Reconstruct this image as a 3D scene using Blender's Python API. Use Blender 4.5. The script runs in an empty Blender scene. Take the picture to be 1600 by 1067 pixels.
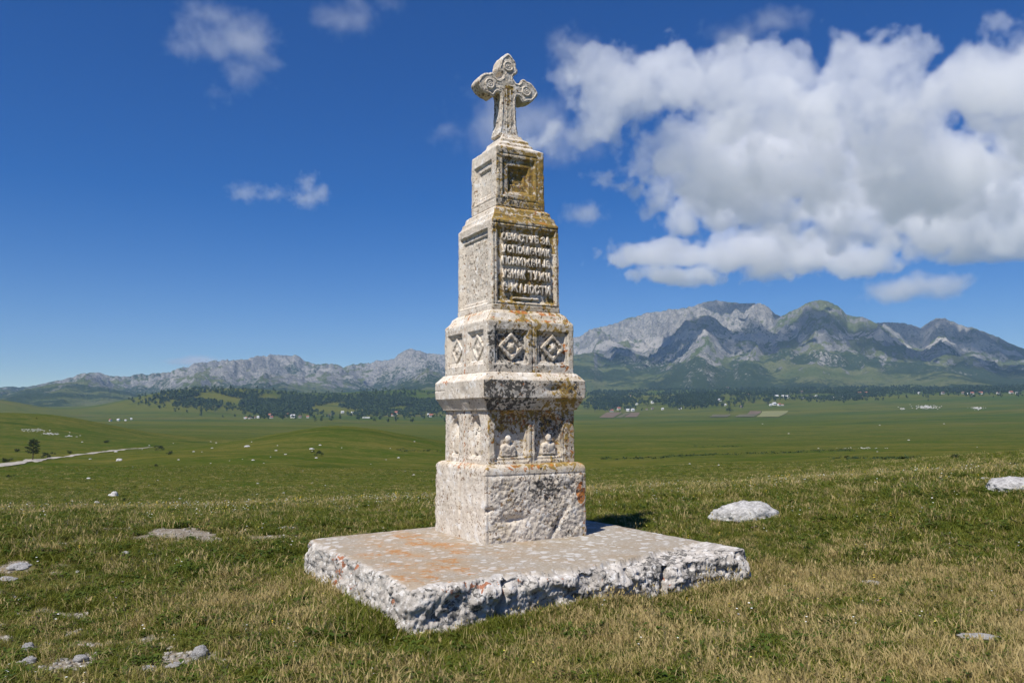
import bpy, bmesh, math, random
import numpy as np
from mathutils import Vector
S = bpy.context.scene
C = S.collection
rnd = random.Random(7)
rng = np.random.default_rng(11)

# ------------------------------------------------------------------ camera, sky, sun, exposure
CAM = np.array([-5.111, -9.424, 1.549])
YAW, PITCH, ROLL, F = math.radians(28.7515), math.radians(5.2463), math.radians(-0.285), 1244.1
FWv = np.array([math.sin(YAW) * math.cos(PITCH), math.cos(YAW) * math.cos(PITCH), math.sin(PITCH)])
_r = np.array([math.cos(YAW), -math.sin(YAW), 0.0])
_u = np.cross(_r, FWv)
RTv = math.cos(ROLL) * _r + math.sin(ROLL) * _u
UPv = math.cos(ROLL) * _u - math.sin(ROLL) * _r
cd = bpy.data.cameras.new('camera')
cam = bpy.data.objects.new('camera', cd)
C.objects.link(cam)
S.camera = cam
from mathutils import Matrix
M = Matrix(((RTv[0], UPv[0], -FWv[0], CAM[0]), (RTv[1], UPv[1], -FWv[1], CAM[1]), (RTv[2], UPv[2], -FWv[2], CAM[2]), (0, 0, 0, 1)))
cam.matrix_world = M
cd.sensor_width = 36
cd.lens = F / 1600 * 36
cd.clip_start = .1
cd.clip_end = 60000

EL, AZ = math.radians(56), math.radians(61)
SUNV = Vector((-math.sin(AZ) * math.cos(EL), -math.cos(AZ) * math.cos(EL), math.sin(EL)))
w = bpy.data.worlds.new('World')
S.world = w
w.use_nodes = True
nt = w.node_tree
sky = nt.nodes.new('ShaderNodeTexSky')
sky.sky_type = 'NISHITA'
sky.sun_disc = False
sky.sun_elevation = EL
sky.sun_rotation = math.atan2(SUNV.x, SUNV.y)
sky.altitude = 1450
sky.air_density = 1.0
sky.dust_density = 0.0
sky.ozone_density = 3.0
hs = nt.nodes.new('ShaderNodeHueSaturation')
hs.inputs['Saturation'].default_value = 1.5
hs.inputs['Hue'].default_value = .518
nt.links.new(sky.outputs[0], hs.inputs['Color'])
nt.links.new(hs.outputs[0], nt.nodes['Background'].inputs[0])
nt.nodes['Background'].inputs[1].default_value = .076
sd = bpy.data.lights.new('sun', 'SUN')
sun = bpy.data.objects.new('sun', sd)
C.objects.link(sun)
sd.energy = 4.8
sd.angle = math.radians(.5)
sd.color = (1, .95, .87)
sun.rotation_euler = SUNV.to_track_quat('Z', 'Y').to_euler()
S.view_settings.view_transform = 'Standard'
S.view_settings.look = 'None'
S.view_settings.exposure = 0.32
S.view_settings.gamma = 1
S.view_settings.use_curve_mapping = False
S.cycles.max_bounces = 20
S.cycles.diffuse_bounces = 3
S.cycles.transmission_bounces = 4
S.cycles.volume_bounces = 16
S.cycles.volume_max_steps = 256

# ------------------------------------------------------------------ helpers: rays
def ray(px, py):
    return FWv + (px - 800) / F * RTv - (py - 533.5) / F * UPv
def tanel(px, py):
    d = ray(px, py)
    return d[2] / math.hypot(d[0], d[1])
def az_of(px, py=648):
    d = ray(px, py)
    return math.atan2(d[0], d[1]) - YAW
def at(px, py, dist):
    d = ray(px, py)
    return CAM + d * (dist / math.hypot(d[0], d[1]))

# ------------------------------------------------------------------ helpers: noise
_perm = np.random.default_rng(5).permutation(256)
_perm = np.concatenate([_perm, _perm, _perm])
_g = np.random.default_rng(6).normal(size=(256, 3))
_g /= np.linalg.norm(_g, axis=1)[:, None]
def perlin(x, y, z):
    x, y, z = np.broadcast_arrays(x, y, z)
    xi, yi, zi = np.floor(x).astype(np.int64), np.floor(y).astype(np.int64), np.floor(z).astype(np.int64)
    xf, yf, zf = x - xi, y - yi, z - zi
    xi, yi, zi = xi & 255, yi & 255, zi & 255
    u, v, t = [q * q * q * (q * (q * 6 - 15) + 10) for q in (xf, yf, zf)]
    out = 0
    for a in (0, 1):
        for b in (0, 1):
            for c in (0, 1):
                h = _perm[_perm[_perm[xi + a] + yi + b] + zi + c]
                g = _g[h]
                d = g[..., 0] * (xf - a) + g[..., 1] * (yf - b) + g[..., 2] * (zf - c)
                out = out + d * (u if a else 1 - u) * (v if b else 1 - v) * (t if c else 1 - t)
    return out * 1.6
def fbm(x, y, z, oct=4, lac=2.03, gain=.5):
    s, a, f = 0, 1., 1.
    for i in range(oct):
        s = s + a * perlin(x * f + i * 17.3, y * f + i * 9.1, z * f - i * 5.7)
        f *= lac
        a *= gain
    return s
def ridged(x, y, z, oct=5, lac=2.05, gain=.5):
    s, a, f, wgt = 0, 1., 1., 1.
    for i in range(oct):
        n = 1 - np.abs(perlin(x * f + i * 13.7, y * f - i * 7.3, z * f + i * 3.1)) * 1.5
        n = np.clip(n, 0, 1) ** 2 * wgt
        wgt = np.clip(n * 1.6, 0, 1)
        s = s + n * a
        f *= lac
        a *= gain
    return s
def billow(x, y, z, oct=4, lac=2.1, gain=.55):
    s, a, f = 0, 1., 1.
    for i in range(oct):
        s = s + a * np.abs(perlin(x * f + i * 11.3, y * f + i * 5.1, z * f - i * 8.7))
        f *= lac
        a *= gain
    return s
def sst(a, b, x):
    t = np.clip((x - a) / (b - a), 0, 1)
    return t * t * (3 - 2 * t)

# ------------------------------------------------------------------ helpers: objects
def tag(o, label=None, cat=None, group=None, kind=None):
    if label: o['label'] = label
    if cat: o['category'] = cat
    if group: o['group'] = group
    if kind: o['kind'] = kind
    return o
def empty(name, loc=(0, 0, 0)):
    o = bpy.data.objects.new(name, None)
    C.objects.link(o)
    o.location = loc
    return o
def mesh(name, V, Fc, mat=None, smooth=True):
    """V (n,3); Fc: int array (m,3|4) or list of arrays"""
    me = bpy.data.meshes.new(name)
    V = np.asarray(V, dtype=np.float32)
    me.vertices.add(len(V))
    me.vertices.foreach_set('co', V.ravel())
    if isinstance(Fc, np.ndarray): Fc = [Fc]
    loops = np.concatenate([f.ravel() for f in Fc]).astype(np.int32)
    cnt = np.concatenate([np.full(len(f), f.shape[1]) for f in Fc])
    st = np.concatenate([[0], np.cumsum(cnt)[:-1]]).astype(np.int32)
    me.loops.add(len(loops))
    me.loops.foreach_set('vertex_index', loops)
    me.polygons.add(len(cnt))
    me.polygons.foreach_set('loop_start', st)
    me.update(calc_edges=True)
    me.validate()
    if smooth: me.polygons.foreach_set('use_smooth', np.ones(len(me.polygons), bool))
    if mat: me.materials.append(mat)
    return me
def obj(name, me, parent=None, loc=None):
    o = bpy.data.objects.new(name, me)
    C.objects.link(o)
    if parent: o.parent = parent
    if loc is not None: o.location = loc
    return o
def grid_faces(nr, nc, wrap=False):
    r = np.arange(nr - 1)[:, None]
    c = np.arange(nc if wrap else nc - 1)[None, :]
    c2 = (c + 1) % nc
    return np.stack([r * nc + c, r * nc + c2, (r + 1) * nc + c2, (r + 1) * nc + c], -1).reshape(-1, 4)
def set_col(me, name, arr):
    a = me.attributes.new(name, 'FLOAT_COLOR', 'POINT')
    a.data.foreach_set('color', np.asarray(arr, np.float32).ravel())
def verts_of(me):
    v = np.empty(len(me.vertices) * 3, np.float32)
    me.vertices.foreach_get('co', v)
    return v.reshape(-1, 3)
def normals_of(me):
    v = np.empty(len(me.vertices) * 3, np.float32)
    me.vertex_normals.foreach_get('vector', v)
    return v.reshape(-1, 3)
def bm_mesh(bm, name):
    me = bpy.data.meshes.new(name)
    bm.to_mesh(me)
    bm.free()
    return me
def remesh(me, vox, amp=.003, scale=30, smooth_it=0):
    """one weathered skin over the joined shapes of a mesh"""
    t = bpy.data.objects.new('tmp', me)
    C.objects.link(t)
    md = t.modifiers.new('r', 'REMESH')
    md.mode = 'VOXEL'
    md.voxel_size = vox
    if smooth_it:
        m2 = t.modifiers.new('s', 'SMOOTH')
        m2.factor = .5
        m2.iterations = smooth_it
    dg = bpy.context.evaluated_depsgraph_get()
    out = bpy.data.meshes.new_from_object(t.evaluated_get(dg))
    bpy.data.objects.remove(t)
    V, N = verts_of(out), normals_of(out)
    V = V + N * (amp * fbm(V[:, 0] * scale, V[:, 1] * scale, V[:, 2] * scale, 3))[:, None]
    out.vertices.foreach_set('co', V.astype(np.float32).ravel())
    out.update()
    out.polygons.foreach_set('use_smooth', np.ones(len(out.polygons), bool))
    return out

# ------------------------------------------------------------------ helpers: materials
class NT:
    def __init__(s, name):
        s.m = bpy.data.materials.new(name)
        s.m.use_nodes = True
        s.n = s.m.node_tree.nodes
        s.l = s.m.node_tree.links
        s.bsdf = s.n['Principled BSDF']
        s.bsdf.inputs['Roughness'].default_value = .95
        s.bsdf.inputs['Specular IOR Level'].default_value = .15
    def _in(s, sock, v):
        if hasattr(v, 'is_output'): s.l.new(v, sock)
        elif isinstance(v, (tuple, list)) and len(v) == 3 and sock.type == 'RGBA': sock.default_value = (*v, 1)
        else: sock.default_value = v
    def math(s, op, a, b=None, c=None, clamp=False):
        x = s.n.new('ShaderNodeMath')
        x.operation = op
        x.use_clamp = clamp
        for i, v in enumerate((a, b, c)):
            if v is not None: s._in(x.inputs[i], v)
        return x.outputs[0]
    def mix(s, f, a, b, mode='MIX'):
        x = s.n.new('ShaderNodeMix')
        x.data_type = 'RGBA'
        x.blend_type = mode
        s._in(x.inputs[0], f)
        s._in(x.inputs[6], a)
        s._in(x.inputs[7], b)
        return x.outputs[2]
    def pos(s, kind='Object'):
        return s.n.new('ShaderNodeTexCoord').outputs[kind]
    def noise(s, vec, scale, detail=4, rough=.55, off=0, dist=0, stretch=None):
        x = s.n.new('ShaderNodeTexNoise')
        x.inputs['Scale'].default_value = scale
        x.inputs['Detail'].default_value = detail
        x.inputs['Roughness'].default_value = rough
        x.inputs['Distortion'].default_value = dist
        mp = s.n.new('ShaderNodeMapping')
        mp.inputs['Location'].default_value = (off, off * 1.7, off * .6)
        if stretch: mp.inputs['Scale'].default_value = stretch[0]; mp.inputs['Rotation'].default_value = (0, 0, stretch[1])
        s.l.new(vec, mp.inputs['Vector'])
        s.l.new(mp.outputs[0], x.inputs['Vector'])
        return x.outputs[0]
    def vor(s, vec, scale, feature='F1', off=0):
        x = s.n.new('ShaderNodeTexVoronoi')
        x.feature = feature
        x.inputs['Scale'].default_value = scale
        s.l.new(vec, x.inputs['Vector'])
        return x.outputs['Distance']
    def rng(s, v, a, b, c=0., d=1.):
        x = s.n.new('ShaderNodeMapRange')
        x.interpolation_type = 'SMOOTHSTEP'
        for i, q in enumerate((v, a, b, c, d)): s._in(x.inputs[i], q)
        return x.outputs[0]
    def attr(s, name, typ='GEOMETRY'):
        x = s.n.new('ShaderNodeAttribute')
        x.attribute_type = typ
        x.attribute_name = name
        return x
    def col(s, c): s._in(s.bsdf.inputs['Base Color'], c)
    def bump(s, h, strength=.5, dist=.01):
        b = s.n.new('ShaderNodeBump')
        b.inputs['Strength'].default_value = strength
        b.inputs['Distance'].default_value = dist
        s.l.new(h, b.inputs['Height'])
        s.l.new(b.outputs[0], s.bsdf.inputs['Normal'])

def stone_material():
    k = NT('lichened_limestone')
    p = k.pos()
    a = k.attr('lich')  # lichen and fleck weights; black also carries some painted shade
    sep = k.n.new('ShaderNodeSeparateColor')
    k.l.new(a.outputs['Color'], sep.inputs[0])
    B, Y, O, Br = sep.outputs[0], sep.outputs[1], sep.outputs[2], a.outputs['Alpha']
    c = k.mix(k.rng(k.noise(p, 3.5, 5), .35, .65), (.74, .675, .58), (.61, .54, .45))
    c = k.mix(k.rng(k.noise(p, 22, 5, .6, 3), .48, .66), c, (.56, .49, .41))
    c = k.mix(k.rng(k.noise(p, 9, 6, .65, 8), .55, .62), c, (.78, .75, .70))
    def lay(c, dens, scale, col, t0, span, off, det=3, rough=.58, soft=.025, mx=.92):
        th = k.math('SUBTRACT', t0, k.math('MULTIPLY', dens, span))
        n = k.math('ADD', k.math('MULTIPLY', k.noise(p, scale, det, rough, off, .6), .8), k.math('MULTIPLY', k.noise(p, scale * .27, 3, .5, off + 9), .2))
        m = k.math('MULTIPLY', k.rng(k.math('SUBTRACT', n, th), 0., soft, 0., mx), k.rng(dens, .0, .12))
        return k.mix(m, c, col), m
    c = k.mix(k.math('MULTIPLY', k.math('ADD', Y, k.math('MULTIPLY', Br, .3)), k.rng(k.noise(p, 5, 5, .6, 71), .32, .62, .15, .80), clamp=True), c, (.46, .355, .20))
    c = k.mix(k.math('MULTIPLY', B, k.rng(k.noise(p, 6, 5, .6, 81), .35, .62, .0, .65), clamp=True), c, (.30, .285, .26))
    c, m1 = lay(c, Y, 15, k.mix(k.rng(k.noise(p, 30, 4), .4, .6), (.34, .205, .035), (.24, .17, .045)), .66, .22, 11)
    c, m2 = lay(c, O, 16, k.mix(k.rng(k.noise(p, 30, 4), .4, .6), (.46, .17, .035), (.36, .11, .03)), .68, .26, 23)
    c, m3 = lay(c, Br, 30, (.20, .12, .065), .640, .135, 31)
    c, m4 = lay(c, B, 21, k.mix(k.rng(k.noise(p, 60, 3), .4, .6), (.035, .034, .033), (.10, .095, .085)), .675, .20, 43)
    c, m5 = lay(c, k.math('ADD', k.math('MULTIPLY', Br, .5), .12), 40, (.07, .062, .052), .665, .13, 57)
    k.col(c)
    h = k.math('ADD', k.noise(p, 70, 6, .65), k.math('MULTIPLY', k.math('ADD', m4, m1), .25))
    h = k.math('ADD', h, k.math('MULTIPLY', k.rng(k.vor(p, 55), .0, .35), .35))
    k.bump(h, .7, .009)
    return k.m
STONE = stone_material()

def slab_material():
    k = NT('slab_limestone')
    p = k.pos()
    a = k.attr('lich')
    sep = k.n.new('ShaderNodeSeparateColor')
    k.l.new(a.outputs['Color'], sep.inputs[0])
    B, top, O = sep.outputs[0], sep.outputs[1], sep.outputs[2]
    side = k.mix(k.rng(k.noise(p, 6, 6, .65), .38, .62), (.54, .50, .45), (.34, .31, .275))
    side = k.mix(k.rng(k.noise(p, 16, 6, .65, 5), .52, .62), side, (.62, .60, .57))
    tb = k.mix(k.rng(k.noise(p, 2.2, 5), .35, .65), (.33, .275, .205), (.37, .335, .285))
    tb = k.mix(k.rng(k.noise(p, 30, 5, .7, 2), .45, .7), tb, (.25, .205, .15))
    wp = k.n.new('ShaderNodeVectorMath')
    wp.operation = 'ADD'
    nz = k.n.new('ShaderNodeTexNoise')
    nz.inputs['Scale'].default_value = 14
    k.l.new(p, nz.inputs['Vector'])
    sc = k.n.new('ShaderNodeVectorMath')
    sc.operation = 'SCALE'
    sc.inputs[3].default_value = .09
    k.l.new(nz.outputs['Color'], sc.inputs[0])
    k.l.new(p, wp.inputs[0])
    k.l.new(sc.outputs[0], wp.inputs[1])
    v = k.vor(wp.outputs[0], 7.5)
    spot = k.rng(k.math('ADD', v, k.math('MULTIPLY', k.noise(p, 1.8, 3, .5, 9), .6)), .66, .56)
    tb = k.mix(k.math('MULTIPLY', spot, .75), tb, (.56, .55, .53))
    v2 = k.vor(wp.outputs[0], 17)
    tb = k.mix(k.math('MULTIPLY', k.rng(v2, .30, .20), .6), tb, (.52, .50, .47))
    c = k.mix(top, side, tb)
    def lay(c, dens, scale, col, off, t0, span, soft=.03, mx=.9):
        th = k.math('SUBTRACT', t0, k.math('MULTIPLY', dens, span))
        n = k.math('ADD', k.math('MULTIPLY', k.noise(p, scale, 4, .6, off, .6), .8), k.math('MULTIPLY', k.noise(p, scale * .27, 3, .5, off + 9), .2))
        m = k.math('MULTIPLY', k.rng(k.math('SUBTRACT', n, th), 0., soft, 0., mx), k.rng(dens, .0, .12))
        return k.mix(m, c, col)
    c = k.mix(k.math('MULTIPLY', O, k.rng(k.noise(p, 4, 6, .65, 91), .35, .62, .15, .7), clamp=True), c, (.40, .255, .13))
    c = lay(c, O, 11, k.mix(k.rng(k.noise(p, 25, 4), .4, .6), (.42, .22, .085), (.35, .16, .055)), 23, .69, .21, .06, .8)
    c = lay(c, a.outputs['Alpha'], 10, (.34, .12, .05), 61, .68, .22)
    c = lay(c, B, 14, k.mix(k.rng(k.noise(p, 50, 3), .4, .6), (.05, .05, .048), (.17, .16, .145)), 43, .665, .20)
    c = lay(c, k.math('SUBTRACT', .5, k.math('MULTIPLY', top, .3)), 34, (.11, .10, .085), 47, .68, .13)
    k.col(c)
    h = k.math('ADD', k.noise(p, 45, 7, .68), k.math('MULTIPLY', k.rng(k.vor(p, 28), .0, .4), .4))
    k.bump(h, .7, .012)
    return k.m
SLABM = slab_material()

def rock_material():
    k = NT('grey_limestone')
    p = k.pos()
    c = k.mix(k.rng(k.noise(p, 5, 6, .62), .35, .65), (.58, .565, .54), (.33, .32, .31))
    c = k.mix(k.rng(k.noise(p, 26, 6, .7, 4), .57, .64), c, (.10, .10, .095))
    c = k.mix(k.rng(k.noise(p, 11, 5, .6, 14), .56, .66), c, (.68, .67, .65))
    k.col(c)
    k.bump(k.noise(p, 30, 7, .7), .8, .03)
    return k.m
ROCK = rock_material()

def plain(name, col, rough=.9, var=.25, scale=8):
    k = NT(name)
    p = k.pos()
    d = tuple(q * (1 - var) for q in col)
    k.col(k.mix(k.rng(k.noise(p, scale, 4), .35, .65), col, d))
    k.bsdf.inputs['Roughness'].default_value = rough
    return k.m

# ------------------------------------------------------------------ terrain
PX = [-600, -300, 0, 300, 600, 900, 1200, 1600, 2000, 2400]
ROWS_Z = {0.2: [-.30] * 10, 3: [-.30] * 10, 6: [-.42, -.42, -.44, -.47, -.47, -.42, -.40, -.42, -.42, -.42],
          10: [-.54, -.54, -.53, -.50, -.42, -.42, -.48, -.46, -.42, -.42]}
ROWS_Y = {15: [818, 818, 818, 814, 808, 803, 800, 797, 795, 795],
          20: [803, 803, 802, 797, 786, 774, 768, 766, 766, 766],
          26: [802, 802, 801, 796, 783, 769, 763, 760, 756, 756],
          40: [798, 798, 797, 793, 780, 767, 758, 748, 742, 742],
          80: [782, 782, 782, 780, 772, 761, 748, 726, 716, 716],
          150: [752, 752, 752, 754, 753, 749, 737, 711, 701, 701],
          250: [728, 728, 728, 730, 732, 729, 722, 707, 702, 702],
          400: [710, 710, 710, 710, 710, 712, 706, 701, 702, 702],
          550: [697, 697, 697, 698, 699, 700, 697, 695, 696, 696],
          750: [688, 688, 688, 689, 690, 690, 688, 685, 686, 686],
          1000: [678, 678, 678, 681, 682, 682, 679, 675, 676, 676],
          1500: [667, 667, 667, 669, 669, 669, 666, 660, 660, 660],
          2200: [658, 658, 658, 659, 659, 660, 655, 645, 643, 643],
          2800: [651, 651, 651, 652, 652, 651, 644, 634, 632, 632],
          3300: [644, 644, 645, 645, 645, 639, 630, 622, 620, 620],
          4000: [638, 638, 638, 637, 634, 623, 614, 610, 610, 610],
          5200: [632, 632, 630, 626, 620, 606, 600, 600, 600, 600],
          13000: [646, 646, 646, 646, 646, 646, 646, 646, 646, 646]}
BUMPS = [(-70, 780, 140, 110, 20), (110, 760, 70, 80, 6), (540, 455, 110, 85, 13), (330, 330, 90, 60, 3), (470, 1400, 200, 150, 4),
         (240, 3350, 60, 260, 40), (340, 3500, 75, 300, 62), (420, 3600, 60, 260, 34), (-25, 3300, 45, 250, 48), (560, 3700, 80, 300, 40),
         (690, 3700, 110, 300, 62), (1135, 3500, 60, 220, 18), (1010, 3700, 120, 260, 16), (1700, 90, 260, 45, 1.2)]
_azs = np.array([az_of(x) for x in PX])
_rows = sorted(list(ROWS_Z) + list(ROWS_Y))
_tab = np.array([ROWS_Z[r] if r in ROWS_Z else [CAM[2] + r * tanel(x if -300 < x < 1900 else min(max(x, -300), 1900), y) for x, y in zip(PX, ROWS_Y[r])] for r in _rows])
NA, NR = 360, 420
AZG = np.linspace(-1.0, 1.0, NA)
LRG = np.linspace(math.log(.2), math.log(13000), NR)
_i1 = np.array([np.interp(AZG, _azs, row) for row in _tab])
_T = np.array([np.interp(LRG, np.log(_rows), _i1[:, j]) for j in range(NA)])
def _gs(a, n, axis):
    kx = np.exp(-.5 * (np.arange(-3 * n, 3 * n + 1) / n) ** 2)
    kx /= kx.sum()
    pad = [(0, 0), (0, 0)]
    pad[axis] = (3 * n, 3 * n)
    return np.apply_along_axis(lambda v: np.convolve(v, kx, 'valid'), axis, np.pad(a, pad, mode='edge'))
_T = _gs(_gs(_T, 9, 0), 3, 1)
for bx, br, bsx, bsr, bh in BUMPS:
    a0 = az_of(bx)
    sa = bsx / F
    _T += bh * np.exp(-.5 * ((AZG[:, None] - a0) / sa) ** 2 - .5 * ((np.exp(LRG)[None, :] - br) / bsr) ** 2)
def polar(x, y):
    dx, dy = x - CAM[0], y - CAM[1]
    r = np.hypot(dx, dy)
    a = np.arctan2(dx, dy) - YAW
    a = (a + np.pi) % (2 * np.pi) - np.pi
    return a, r
def H(x, y):
    x, y = np.asarray(x, float), np.asarray(y, float)
    a, r = polar(x, y)
    u = np.clip((a + 1.0) / 2.0 * (NA - 1), 0, NA - 1.001)
    v = np.clip((np.log(np.maximum(r, .2)) - LRG[0]) / (LRG[-1] - LRG[0]) * (NR - 1), 0, NR - 1.001)
    i, j = u.astype(int), v.astype(int)
    fu, fv = u - i, v - j
    z = (_T[i, j] * (1 - fu) + _T[i + 1, j] * fu) * (1 - fv) + (_T[i, j + 1] * (1 - fu) + _T[i + 1, j + 1] * fu) * fv
    z = z + .05 * fbm(x * .7, y * .7, .3, 3) * sst(1, 4, r)
    z = z + 1.1 * fbm(x * .012, y * .012, 4.3, 4) * sst(40, 250, r) + .35 * fbm(x * .05, y * .05, 2.3, 3) * sst(40, 150, r) * sst(900, 300, r) + 5 * fbm(x * .0016, y * .0016, 1.3, 4) * sst(500, 2500, r)
    return z
def ground_at(px, py, r0=4., r1=5200.):
    d = ray(px, py)
    d = d / math.hypot(d[0], d[1])
    rs = np.exp(np.linspace(math.log(r0), math.log(r1), 900))
    g = H(CAM[0] + d[0] * rs, CAM[1] + d[1] * rs)
    below = np.nonzero(CAM[2] + d[2] * rs < g)[0]
    r = rs[below[0]] if len(below) else r1
    x, y = CAM[0] + d[0] * r, CAM[1] + d[1] * r
    return np.array([x, y, float(H(x, y))]), r

# bare, stony ground near the camera: ellipses on the ground
BARE = []
for px, py, sx, sy, amt in ((285, 834, 72, 7, 1.2), (390, 842, 60, 5, .85), (190, 848, 70, 5, .62), (500, 826, 45, 4, .7), (90, 853, 80, 6, .55), (20, 893, 50, 11, .75), (60, 975, 75, 20, .55),
                            (150, 1010, 95, 20, .48), (60, 1045, 110, 18, .64), (250, 1040, 100, 15, .46), (25, 930, 40, 14, .35), (480, 1020, 60, 20, .25)):
    c, r = ground_at(px, py)
    c2, r2 = ground_at(px, py - sy)
    BARE.append((c[0], c[1], sx * r / F, max(.15, abs(r2 - r)), amt))
def bare(x, y):
    a, r = polar(x, y)
    m = 0
    n = fbm(x * 2.2, y * 2.2, 7.7, 5, 2.1, .6) * .75
    for cx, cy, s1, s2, amt in BARE:
        lx = (x - cx) * math.cos(YAW) - (y - cy) * math.sin(YAW)
        ly = (x - cx) * math.sin(YAW) + (y - cy) * math.cos(YAW)
        m = np.maximum(m, amt * np.exp(-.5 * ((lx / s1) ** 2 + (ly / s2) ** 2)))
    return sst(.38, .66, m * .85 + n * sst(.05, .4, m))

def ground_material():
    k = NT('meadow_ground')
    k.bsdf.inputs['Specular IOR Level'].default_value = 0
    p = k.pos()
    at_ = k.attr('mask')
    sep = k.n.new('ShaderNodeSeparateColor')
    k.l.new(at_.outputs['Color'], sep.inputs[0])
    st = ((.22, 1.0, 1.0), -0.0)
    rot = k.n.new('ShaderNodeVectorRotate')
    rot.rotation_type = 'Z_AXIS'
    rot.inputs['Angle'].default_value = YAW
    k.l.new(p, rot.inputs[0])
    q = rot.outputs[0]
    big = k.noise(q, .006, 6, .6, 3, .4, st)
    mid = k.noise(q, .05, 6, .62, 9, .3, ((.45, 1, 1), 0))
    fine = k.noise(q, .7, 8, .78, 1)
    c = k.mix(k.rng(big, .36, .64), (.058, .074, .013), (.096, .096, .021))
    c = k.mix(k.math('MULTIPLY', k.rng(mid, .48, .66), .75), c, (.034, .066, .006))
    c = k.mix(k.math('MULTIPLY', k.rng(mid, .47, .30), .6), c, (.125, .108, .022))
    c = k.mix(k.math('MULTIPLY', k.rng(fine, .52, .66), .6), c, (.165, .14, .045))
    c = k.mix(k.math('MULTIPLY', k.rng(k.noise(q, 2.2, 7, .75, 5), .50, .64), .6), c, (.028, .046, .007))
    mott = k.noise(q, .16, 6, .72, 15, .5)
    c = k.mix(k.math('MULTIPLY', k.rng(mott, .50, .62), .6), c, (.040, .064, .009))
    c = k.mix(k.math('MULTIPLY', k.rng(mott, .46, .34), .5), c, (.135, .120, .035))
    # far plain: cooler, smoother green
    far = sep.outputs[1]
    cf = k.mix(k.rng(k.noise(q, .0022, 5, .6, 21, .3, ((.35, 1, 1), 0)), .36, .64), (.044, .070, .011), (.092, .095, .014))
    cf = k.mix(k.math('MULTIPLY', k.rng(k.noise(q, .011, 5, .6, 31, .3, ((.25, 1, 1), 0)), .5, .72), .7), cf, (.115, .098, .035))
    st3 = k.noise(q, .02, 5, .65, 77, .5, ((.18, 1, 1), 0))
    cf = k.mix(k.math('MULTIPLY', k.rng(st3, .55, .64), .85), cf, (.030, .050, .010))
    cf = k.mix(k.math('MULTIPLY', k.rng(st3, .36, .26), .5), cf, (.14, .125, .022))
    c = k.mix(far, c, cf)
    c = k.mix(k.math('MULTIPLY', k.rng(k.noise(q, .035, 5, .65, 47, .5, ((.3, 1, 1), 0)), .56, .65), .7), c, (.030, .052, .008))
    # the soil under the near grass
    near = sep.outputs[2]
    cn = k.mix(k.rng(k.noise(p, 3, 6, .65), .35, .65), (.14, .115, .05), (.075, .082, .022))
    c = k.mix(near, c, cn)
    gr = k.mix(k.rng(k.noise(p, 9, 7, .75), .35, .65), (.29, .255, .205), (.16, .13, .095))
    gr = k.mix(k.rng(k.vor(p, 26), .32, .18), gr, (.38, .355, .31))
    c = k.mix(sep.outputs[0], c, gr)
    k.col(c)
    k.bump(k.noise(p, 6, 8, .75), .5, .05)
    return k.m
GROUND = ground_material()

def build_ground():
    hw = math.radians(44)
    fine = np.linspace(-hw, hw, 720)
    rest = np.linspace(hw, 2 * math.pi - hw, 62)[1:-1]
    az = np.concatenate([fine, rest])
    rr = np.concatenate([np.linspace(.3, 3.5, 8)[:-1], np.exp(np.linspace(math.log(3.5), math.log(30), 230))[:-1], np.exp(np.linspace(math.log(30), math.log(12000), 260))])
    X = CAM[0] + np.sin(az + YAW)[None, :] * rr[:, None]
    Y = CAM[1] + np.cos(az + YAW)[None, :] * rr[:, None]
    Z = H(X, Y)
    V = np.stack([X, Y, Z], -1).reshape(-1, 3)
    fc = grid_faces(len(rr), len(az), True)
    cen = len(V)
    V = np.vstack([V, [[CAM[0], CAM[1], -.3]]])
    n = len(az)
    tri = np.stack([np.full(n, cen), (np.arange(n) + 1) % n, np.arange(n)], -1)
    me = mesh('ground', V, [fc[:, ::-1].copy(), tri], GROUND)
    R = np.repeat(rr, n)
    m = np.zeros((len(V), 4))
    m[:-1, 0] = bare(V[:-1, 0], V[:-1, 1]) * (R < 40)
    m[:-1, 1] = sst(700, 1800, R)
    m[:-1, 2] = sst(45, 16, R)
    m[:, 3] = 1
    set_col(me, 'mask', m)
    o = obj('ground', me)
    tag(o, kind='structure')
build_ground()

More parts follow.
